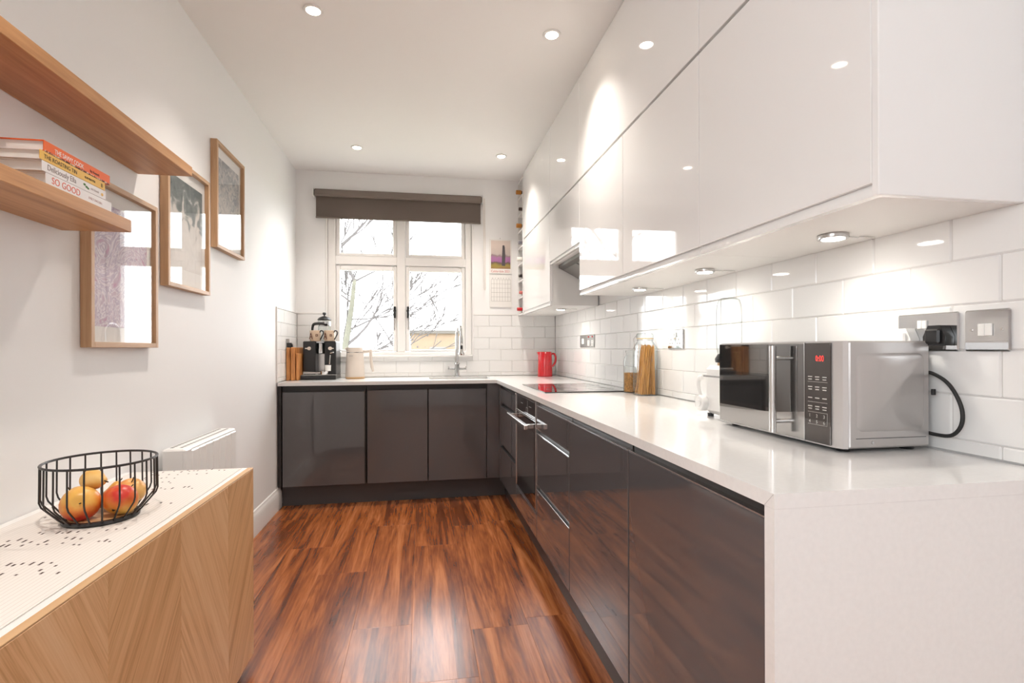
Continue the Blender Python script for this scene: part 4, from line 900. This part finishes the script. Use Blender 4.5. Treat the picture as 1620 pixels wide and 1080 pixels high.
MB().lathe([(0, 0.0145), (0.075, 0.0145), (0.076, 0.02), (0.072, 0.10), (0.066, 0.208), (0, 0.208)], (*kc, WT), 32).build('body', M_cream, kt)
MB().lathe([(0.065, 0.2085), (0.0655, 0.213), (0, 0.213)], (*kc, WT), 32).build('band', M_steel, kt)
MB().lathe([(0.065, 0.2135), (0.064, 0.248), (0.060, 0.252), (0, 0.253)], (*kc, WT), 32).build('lid', M_cream, kt)
MB().tube([(kc[0] + 0.058, kc[1], WT + 0.215), (kc[0] + 0.115, kc[1], WT + 0.222), (kc[0] + 0.122, kc[1], WT + 0.235), (kc[0] + 0.124, kc[1], WT + 0.16), (kc[0] + 0.133, kc[1], WT + 0.09), (kc[0] + 0.142, kc[1], WT + 0.055)], [0.013, 0.013, 0.010, 0.012, 0.012, 0.008], 10).build('handle', M_cream, kt)
MB().prism([(kc[0] - 0.076, WT + 0.246), (kc[0] - 0.060, WT + 0.248), (kc[0] - 0.062, WT + 0.215)], 1, kc[1] - 0.014, kc[1] + 0.014).build('spout', M_cream, kt)
B((kc[0] - 0.038, kc[1] - 0.072, WT + 0.181), (kc[0] - 0.008, kc[1] - 0.066, WT + 0.185)).build('badge', M_dim, kt)

# ------------------------------------------------------------------ pictures
def picture(y0, y1, z0, z1, print_mat, label, band=0.0):
    t = thing('framed_print', (XL + 0.015, (y0 + y1) / 2, z0), label, 'picture', 'framed prints on the left wall')
    w = 0.017; d = 0.032; x0, x1 = XL + 0.001, XL + d
    for q in (((x0, y0, z0), (x1, y0 + w, z1)), ((x0, y1 - w, z0), (x1, y1, z1))): B(*q, 0.001).build('frame_side', M_frame, t)
    for q in (((x0, y0 + w, z1 - w), (x1, y1 - w, z1)), ((x0, y0 + w, z0), (x1, y1 - w, z0 + w))): B(*q, 0.001).build('frame_rail', M_framer, t)
    mtb = B((x0, y0 + w, z0 + w), (x0 + 0.012, y1 - w, z1 - w)).build('mount', M_paper, t)
    mg = 0.050
    B((x0 + 0.012, y0 + w + mg * 0.55, z0 + w + mg + band), (x0 + 0.0126, y1 - w - mg * 0.55, z1 - w - mg)).build('print', print_mat, mtb)
    B((x1 - 0.010, y0 + w, z0 + w), (x1 - 0.008, y1 - w, z1 - w)).build('glass', M_picglass, t)
def marble(name, cols, sc, dist, pos, grad=None):
    mt, nt, b = nodes(name); L = nt.links.new; b.inputs['Roughness'].default_value = 0.6
    tc = N(nt, 'ShaderNodeTexCoord'); n0 = N(nt, 'ShaderNodeTexNoise'); n0.inputs['Scale'].default_value = sc; n0.inputs['Detail'].default_value = 4; n0.inputs['Distortion'].default_value = dist
    cr = N(nt, 'ShaderNodeValToRGB'); e = cr.color_ramp.elements
    while len(e) < len(cols): e.new(0.5)
    for i, cc in enumerate(cols): e[i].position = pos[i]; e[i].color = (*cc, 1)
    L(tc.outputs['Object'], n0.inputs['Vector'])
    if grad is not None:
        sp = N(nt, 'ShaderNodeSeparateXYZ'); L(tc.outputs['Object'], sp.inputs[0]); ma = N(nt, 'ShaderNodeMath', operation='MULTIPLY_ADD'); ma.inputs[1].default_value = grad[0]; ma.inputs[2].default_value = grad[1]
        L(sp.outputs[2], ma.inputs[0]); ad = N(nt, 'ShaderNodeMath', operation='ADD'); L(ma.outputs[0], ad.inputs[0]); L(n0.outputs['Fac'], ad.inputs[1]); L(ad.outputs[0], cr.inputs[0])
    else: L(n0.outputs['Fac'], cr.inputs[0])
    L(cr.outputs[0], b.inputs['Base Color']); return mt
M_p1 = marble('marbled_paper', [(0.50, 0.24, 0.38), (0.52, 0.42, 0.50), (0.78, 0.72, 0.74), (0.50, 0.42, 0.52), (0.46, 0.36, 0.46), (0.76, 0.70, 0.72), (0.52, 0.40, 0.48)], 7, 5.5, [0.28, 0.40, 0.455, 0.49, 0.54, 0.575, 0.63])
M_p2 = marble('dark_print', [(0.10, 0.12, 0.12), (0.20, 0.22, 0.21), (0.62, 0.58, 0.54), (0.70, 0.66, 0.62)], 14, 1.0, [0.25, 0.46, 0.56, 0.8], grad=(-1.6, 0.53))
M_p3 = marble('grey_print', [(0.20, 0.21, 0.23), (0.40, 0.40, 0.40), (0.60, 0.55, 0.50), (0.66, 0.62, 0.57)], 26, 1.5, [0.22, 0.42, 0.56, 0.75], grad=(-0.8, 0.22))
picture(1.727, 2.125, 1.145, 1.675, M_p1, 'oak-framed purple marbled print, lowest of three on the wall')
picture(2.205, 2.612, 1.392, 1.925, M_p2, 'oak-framed print with dark grey top, middle of three', 0.02)
picture(2.696, 3.092, 1.640, 2.172, M_p3, 'oak-framed grey textured print, highest of three nearest window', 0.02)

# ------------------------------------------------------------------ shelves and books
sh1 = thing('floating_shelf', (-0.93, 1.3, 1.776), 'thick oak floating shelf, the higher of two', 'shelf', 'oak floating shelves')
B((XL + 0.001, 0.35, 1.776), (-0.832, 2.048, 1.811), 0.0012).build('board', M_oak, sh1)
sh2 = thing('floating_shelf', (-0.93, 1.1, 1.480), 'thick oak floating shelf carrying cookbooks, the lower of two', 'shelf', 'oak floating shelves')
B((XL + 0.001, 0.15, 1.480), (-0.834, 1.650, 1.515), 0.0012).build('board', M_oak, sh2)
def book(z0, z1, y0, y1, spine, cover, label, edge=0.0, xs=-0.838, wid=0.165):
    t = thing('cookbook', (xs - wid / 2, (y0 + y1) / 2, z0), label, 'book', 'cookbooks on the lower shelf')
    c = 0.0022; x0 = xs - wid
    B((x0 + 0.004, y0 + 0.004, z0 + c), (xs - c, y1 - 0.004, z1 - c)).build('pages', M_paper, t)
    B((x0, y0, z0), (xs - 0.001, y1, z0 + c)).build('back_cover', cover, t); B((x0, y0, z1 - c), (xs - 0.001, y1, z1)).build('front_cover', cover, t)
    s = B((xs - c, y0, z0), (xs, y1, z1), 0.0006).build('spine', spine, t)
    return s, t
def spine_text(s, st, size, y, z, mt, sq=1.0): text(s, 'lettering', st, size, (-0.8378, y, z), (0, 1, 0), (0, 0, 1), mt, squeeze=sq)
M_or = mat('orange_cover', (0.80, 0.14, 0.025), 0.4); M_ye = mat('yellow_cover', (0.78, 0.47, 0.10), 0.45); M_wc = mat('white_cover', (0.80, 0.77, 0.76), 0.45)
M_wt = mat('white_print', (0.85, 0.83, 0.80), 0.6); M_bk = mat('black_print', (0.03, 0.025, 0.02), 0.6); M_gy = mat('brown_grey_print', (0.24, 0.19, 0.18), 0.6); M_sal = mat('salmon_print', (0.70, 0.15, 0.09), 0.6); M_gn = mat('green_print', (0.05, 0.16, 0.03), 0.6)
Zb = 1.5153
s, t = book(Zb, Zb + 0.0255, 1.312, 1.560, M_wc, M_wc, 'white cookbook with salmon letters, bottom of the stack')
spine_text(s, 'SO GOOD', 0.0225, 1.330, Zb + 0.0055, M_sal, 0.95); spine_text(s, 'EMILY ENGLISH', 0.009, 1.462, Zb + 0.009, mat('pale_pink_print', (0.66, 0.50, 0.48), 0.6), 0.9)
s, t = book(Zb + 0.026, Zb + 0.0495, 1.300, 1.535, M_wc, M_wc, 'white cookbook with thin grey lettering, third from top')
spine_text(s, 'Deliciously Ella', 0.0185, 1.316, Zb + 0.0325, M_gy, 0.88)
lf = MB()
for (dy, dz, r_) in ((0, 0.003, 0.005), (0.008, -0.001, 0.005), (0.014, -0.003, 0.0045)): lf.ball((-0.8376, 1.446 + dy, Zb + 0.0375 + dz), r_, 10, (0.05, 1, 0.6))
lf.build('avocado_print', M_gn, s)
MB().ball((-0.8376, 1.518, Zb + 0.036), 0.005, 10, (0.05, 1, 0.8)).build('yellow_mark', M_ye, s)
spine_text(s, 'with friends', 0.009, 1.470, Zb + 0.035, mat('pale_print_grey', (0.55, 0.48, 0.47), 0.6), 0.8)
s, t = book(Zb + 0.050, Zb + 0.0715, 1.294, 1.531, M_ye, M_wc, 'yellow-spined cookbook, second from top of the stack')
spine_text(s, 'THE ROASTING TIN', 0.0135, 1.306, Zb + 0.056, M_bk, 0.93); spine_text(s, 'RUKMINI IYER', 0.0075, 1.447, Zb + 0.0575, M_bk, 0.9); spine_text(s, 'B', 0.014, 1.513, Zb + 0.055, M_bk)
s, t = book(Zb + 0.072, Zb + 0.097, 1.306, 1.553, M_or, M_or, 'bright orange cookbook on top of the stack')
spine_text(s, 'THE SAVVY COOK', 0.0155, 1.340, Zb + 0.078, M_wt, 0.80); spine_text(s, 'Izy Hossack', 0.0095, 1.468, Zb + 0.080, M_bk, 0.85)
# patterned strip on the underside edge of the orange cover
mt_pat = marble('patterned_cover', [(0.05, 0.02, 0.015), (0.45, 0.10, 0.04), (0.70, 0.55, 0.40)], 90, 1.0, [0.4, 0.5, 0.6])
B((-0.8395, 1.308, Zb + 0.0719), (-0.8374, 1.551, Zb + 0.0752)).build('patterned_edge', mt_pat, s)

# ------------------------------------------------------------------ sideboard, runner
SBX, SB0, SB1, SBZ = -0.597, 0.160, 1.960, 0.712
sbd = thing('sideboard', (-0.80, 1.06, 0.0), 'oak veneer sideboard with chevron fronts and white top', 'sideboard')
B((XL + 0.022, SB0, 0.062), (SBX - 0.020, SB1 - 0.002, SBZ - 0.012)).build('body', M_whitem, sbd)
B((XL + 0.002, SB0 - 0.002, SBZ - 0.012), (SBX - 0.0185, SB1, SBZ), 0.0012).build('white_top', M_whitepl, sbd)
ym = [SB1, 1.720, 1.398, 1.098, 0.790, 0.480, SB0]
for k in range(6):
    B((SBX - 0.019, ym[k + 1] + 0.0002, 0.046), (SBX, ym[k] - 0.0002, SBZ - 0.0035), 0.0008).build('veneer_panel', M_oakn if k % 2 == 0 else M_oakp, sbd)
B((SBX - 0.0188, SB0, SBZ - 0.0034), (SBX - 0.0002, SB1, SBZ + 0.0005), 0.0006).build('front_top_edge', M_oaklight, sbd)
for (x, y) in ((SBX - 0.045, SB1 - 0.075), (SBX - 0.045, SB0 + 0.06), (XL + 0.06, SB1 - 0.075), (XL + 0.06, SB0 + 0.06)): B((x - 0.022, y - 0.022, 0.0005), (x + 0.022, y + 0.022, 0.0615), 0.003).build('leg', M_whitepl, sbd)
mt, nt, b = nodes('lined_paper_roll'); b.inputs['Roughness'].default_value = 0.75
tc = N(nt, 'ShaderNodeTexCoord'); wv_ = N(nt, 'ShaderNodeTexWave', wave_type='BANDS', bands_direction='X'); wv_.inputs['Scale'].default_value = 31; wv_.inputs['Distortion'].default_value = 0
cr = N(nt, 'ShaderNodeValToRGB'); e = cr.color_ramp.elements; e[0].position = 0.0; e[0].color = (0.60, 0.55, 0.51, 1); e[1].position = 0.08; e[1].color = (0.76, 0.72, 0.68, 1)
nt.links.new(tc.outputs['Object'], wv_.inputs['Vector']); nt.links.new(wv_.outputs['Fac'], cr.inputs[0]); nt.links.new(cr.outputs[0], b.inputs['Base Color'])
rn = thing('table_runner', (-0.80, 1.06, SBZ + 0.001), 'cream lined paper runner with punched brown dashes on the sideboard', 'runner')
B((XL + 0.030, SB0 + 0.01, SBZ + 0.0006), (SBX - 0.035, SB1 - 0.012, SBZ + 0.0022)).build('sheet', mt, rn)
dsh = MB(); rg2 = random.Random(12)
zt2 = SBZ + 0.0022
for y_ in [1.93, 1.885, 1.84, 1.775, 1.70, 1.62, 1.54, 1.47, 1.33, 1.285, 1.25, 1.14, 1.10, 1.03, 0.98, 0.92, 0.86]:
    n_ = rg2.randint(6, 14); xs0 = rg2.uniform(XL + 0.05, -0.90)
    xx = xs0
    for k in range(n_):
        xx += rg2.choice((0.012, 0.018, 0.030))
        if xx > SBX - 0.075: break
        yy = y_ + rg2.uniform(-0.012, 0.012); L_ = rg2.choice((0.006, 0.009, 0.015))
        dsh.box((xx, yy, zt2), (xx + 0.0042, yy + L_, zt2 + 0.0003))
tag(dsh.build('punched_dashes', mat('dash_brown', (0.055, 0.028, 0.02), 0.8), rn), kind='stuff')

# ------------------------------------------------------------------ wire basket + fruit
bc = (-0.795, 1.435); z0 = zt2 + 0.0005
bk = thing('wire_basket', (*bc, z0), 'round black wire fruit basket on the sideboard', 'basket')
RB, RR = 0.078, 0.116
MB().lathe([(0, 0), (RB, 0), (RB + 0.002, 0.004), (RB, 0.010), (RB - 0.008, 0.010), (RB - 0.010, 0.006), (0, 0.006)], (*bc, z0), 40).build('base_dish', M_blackmet, bk)
MB().lathe([(0, 0.0065), (RB - 0.012, 0.0065), (RB - 0.012, 0.0095), (0, 0.0095)], (*bc, z0), 32).build('wooden_disc', M_bamboo, bk)
MB().tube([(bc[0] + RR * math.cos(2 * math.pi * k / 48), bc[1] + RR * math.sin(2 * math.pi * k / 48), z0 + 0.146) for k in range(48)], 0.0030, 8, closed=True).build('rim', M_blackmet, bk)
for k in range(22):
    a = 2 * math.pi * (k + 0.3) / 22; cx_, sx_ = math.cos(a), math.sin(a)
    MB().tube([(bc[0] + r_ * cx_, bc[1] + r_ * sx_, z0 + zz) for r_, zz in ((RR, 0.145), (RR + 0.001, 0.062), (RR - 0.003, 0.050), (RB + 0.004, 0.012), (RB - 0.002, 0.006))], 0.0020, 6).build('wire', M_blackmet, bk)
def fruitmat(name, c1, c2, c3, ax=2, sc=9.0, off=0.0):
    mt, nt, b = nodes(name); L = nt.links.new; b.inputs['Roughness'].default_value = 0.35
    tc = N(nt, 'ShaderNodeTexCoord'); nz = N(nt, 'ShaderNodeTexNoise'); nz.inputs['Scale'].default_value = 18; nz.inputs['Detail'].default_value = 5
    sp = N(nt, 'ShaderNodeSeparateXYZ'); ma = N(nt, 'ShaderNodeMath', operation='MULTIPLY_ADD'); ma.inputs[1].default_value = sc; ma.inputs[2].default_value = off
    ad = N(nt, 'ShaderNodeMath', operation='ADD'); cr = N(nt, 'ShaderNodeValToRGB'); e = cr.color_ramp.elements; e.new(0.5)
    for i, (p_, cc) in enumerate(((0.30, c1), (0.52, c2), (0.75, c3))): e[i].position = p_; e[i].color = (*cc, 1)
    L(tc.outputs['Object'], nz.inputs['Vector']); L(tc.outputs['Object'], sp.inputs[0]); L(sp.outputs[ax], ma.inputs[0]); L(ma.outputs[0], ad.inputs[0]); L(nz.outputs['Fac'], ad.inputs[1]); L(ad.outputs[0], cr.inputs[0]); L(cr.outputs[0], b.inputs['Base Color'])
    return mt
RED, ORG, YEL, GRN = (0.62, 0.035, 0.02), (0.78, 0.22, 0.035), (0.82, 0.46, 0.10), (0.35, 0.36, 0.06)
def apple(loc, r, rot, mt, label):
    t = thing('apple', (loc[0], loc[1], loc[2] - r), label, 'apple', 'fruit in the wire basket')
    pr = []
    for i in range(19):
        a = math.pi * i / 18; rad = math.sin(a) * (1 + 0.06 * math.cos(a)); z = -math.cos(a) * 0.92
        dip = 0.22 * math.exp(-(rad / 0.28) ** 2); z += dip if z < 0 else -dip
        pr.append((max(0, rad * r) if 0 < i < 18 else 0.0, z * r))
    q = Euler([R(v) for v in rot]).to_matrix()
    MB().lathe(pr, loc, 24, rot=q).build('flesh', mt, t, loc=loc)
    p0 = Vector(loc) + q @ Vector((0, 0, 0.66 * r)); p1 = Vector(loc) + q @ Vector((0.004, 0.002, 1.12 * r))
    MB().tube([p0, (p0 + p1) / 2 + Vector((0.001, 0, 0)), p1], 0.0013, 6).build('stem', mat('stem_brown', (0.06, 0.035, 0.015), 0.8), t)
    p2 = Vector(loc) + q @ Vector((0, 0, -0.74 * r))
    MB().ball(p2, 0.0035, 8).build('calyx', mat('stem_brown', (0.06, 0.035, 0.015), 0.8), t)
    return t
def pear(loc, r, rot, mt, label):
    t = thing('pear', (loc[0], loc[1], loc[2] - r), label, 'pear', 'fruit in the wire basket')
    pr = [(0, -0.92 * r), (0.35 * r, -0.93 * r), (0.75 * r, -0.72 * r), (0.97 * r, -0.3 * r), (1.0 * r, 0.08 * r), (0.88 * r, 0.5 * r), (0.66 * r, 0.92 * r), (0.50 * r, 1.3 * r), (0.36 * r, 1.55 * r), (0.18 * r, 1.66 * r), (0, 1.66 * r)]
    q = Euler([R(v) for v in rot]).to_matrix()
    MB().lathe(pr, loc, 24, rot=q).build('flesh', mt, t, loc=loc)
    p0 = Vector(loc) + q @ Vector((0, 0, 1.62 * r)); p1 = Vector(loc) + q @ Vector((0.004, 0.003, 2.0 * r))
    MB().tube([p0, p1], 0.0015, 6).build('stem', mat('stem_brown', (0.06, 0.035, 0.015), 0.8), t)
    return t
zf = z0 + 0.0100
apple((bc[0] - 0.024, bc[1] - 0.040, zf + 0.0385), 0.041, (75, 20, 20), fruitmat('apple_red_yellow', RED, ORG, YEL, 2, 9, 0.06), 'red and yellow apple at the front left of the basket')
apple((bc[0] - 0.066, bc[1] + 0.020, zf + 0.0345), 0.034, (20, -30, 0), fruitmat('apple_orange', ORG, (0.80, 0.33, 0.05), YEL, 2, 3, 0.1), 'orange apple at the back left of the basket')
apple((bc[0] + 0.050, bc[1] - 0.012, zf + 0.0375), 0.039, (-38, 25, 10), fruitmat('apple_striped', YEL, ORG, RED, 2, 8, 0.0), 'orange striped apple with a dark stem at the front right')
apple((bc[0] + 0.036, bc[1] + 0.060, zf + 0.0400), 0.035, (15, 10, 0), fruitmat('apple_peach', ORG, (0.85, 0.40, 0.12), (0.85, 0.52, 0.18), 0, 4, 0.05), 'peach-coloured apple at the back right')
pear((bc[0] + 0.000, bc[1] + 0.046, zf + 0.0260), 0.026, (-12, 14, 0), fruitmat('pear_yellow', (0.78, 0.33, 0.06), (0.82, 0.42, 0.09), YEL, 2, 2, 0.0), 'upright yellow pear in the middle of the basket')
pear((bc[0] - 0.024, bc[1] + 0.006, zf + 0.0850), 0.026, (10, 88, -18), fruitmat('pear_pale', (0.80, 0.42, 0.10), (0.84, 0.50, 0.14), (0.86, 0.60, 0.26), 2, 2, 0.0), 'pale yellow pear lying on top of the fruit')

# ------------------------------------------------------------------ electric radiator
rd = thing('electric_radiator', (-0.96, 2.43, 0.15), 'white electric panel radiator on the left wall past the sideboard', 'radiator')
rx0, rx1, ry0, ry1, rz0, rz1 = XL + 0.022, -0.905, 2.165, 2.720, 0.17, 0.748
B((rx0, ry0, rz0), (rx1 - 0.006, ry1, rz1), 0.006).build('casing', M_whitepl, rd)
nf = 7; fw = (ry1 - ry0 - 0.06) / nf
for k in range(nf): B((rx1 - 0.020, ry0 + 0.055 + k * fw + 0.0012, rz0 + 0.01), (rx1, ry0 + 0.055 + (k + 1) * fw - 0.0012, rz1 - 0.012), 0.005).build('fin', M_whitepl, rd)
B((rx1 - 0.020, ry0 + 0.001, rz0 + 0.004), (rx1 - 0.0005, ry0 + 0.054, rz1 - 0.002), 0.005).build('control_end', M_whitepl, rd)
gs = MB()
for k in range(18):
    y = ry0 + 0.04 + k * 0.028
    gs.box((rx0 + 0.012, y, rz1 - 0.0002), (rx0 + 0.024, y + 0.020, rz1 + 0.0004)); gs.box((rx1 - 0.040, y, rz1 - 0.0002), (rx1 - 0.030, y + 0.020, rz1 + 0.0004))
gs.build('grille_slots', mat('slot_grey', (0.22, 0.21, 0.20), 0.7), rd)
for y in (ry0 + 0.1, ry1 - 0.1): B((XL + 0.0005, y - 0.02, 0.40), (rx0 + 0.001, y + 0.02, 0.60)).build('wall_bracket', M_steel, rd)

# ------------------------------------------------------------------ added window, out of view, to brighten the near cabinet fronts
w2 = thing('added_fill_window', (XL - 0.08, (G0 + G1) / 2, GZ0), None, None); struct(w2)
f2 = MB(); xa, xb = XL - 0.12, XL - 0.06; gm = (G0 + G1) / 2
for q in (((xa, G0, GZ0), (xb, G0 + 0.06, GZ1)), ((xa, G1 - 0.06, GZ0), (xb, G1, GZ1)), ((xa, G0 + 0.06, GZ0), (xb, G1 - 0.06, GZ0 + 0.06)), ((xa, G0 + 0.06, GZ1 - 0.06), (xb, G1 - 0.06, GZ1)), ((xa, gm - 0.03, GZ0 + 0.06), (xb, gm + 0.03, GZ1 - 0.06))): f2.box(*q, 0.003)
f2.build('window_frame', M_trim, w2)
for (p, q) in ((G0 + 0.06, gm - 0.03), (gm + 0.03, G1 - 0.06)): B((XL - 0.092, p, GZ0 + 0.06), (XL - 0.088, q, GZ1 - 0.06)).build('pane', M_glass, w2)
B((XL - 0.06, G0 - 0.03, GZ0 - 0.02), (XL + 0.04, G1 + 0.03, GZ0), 0.004).build('window_sill', M_trim, w2)
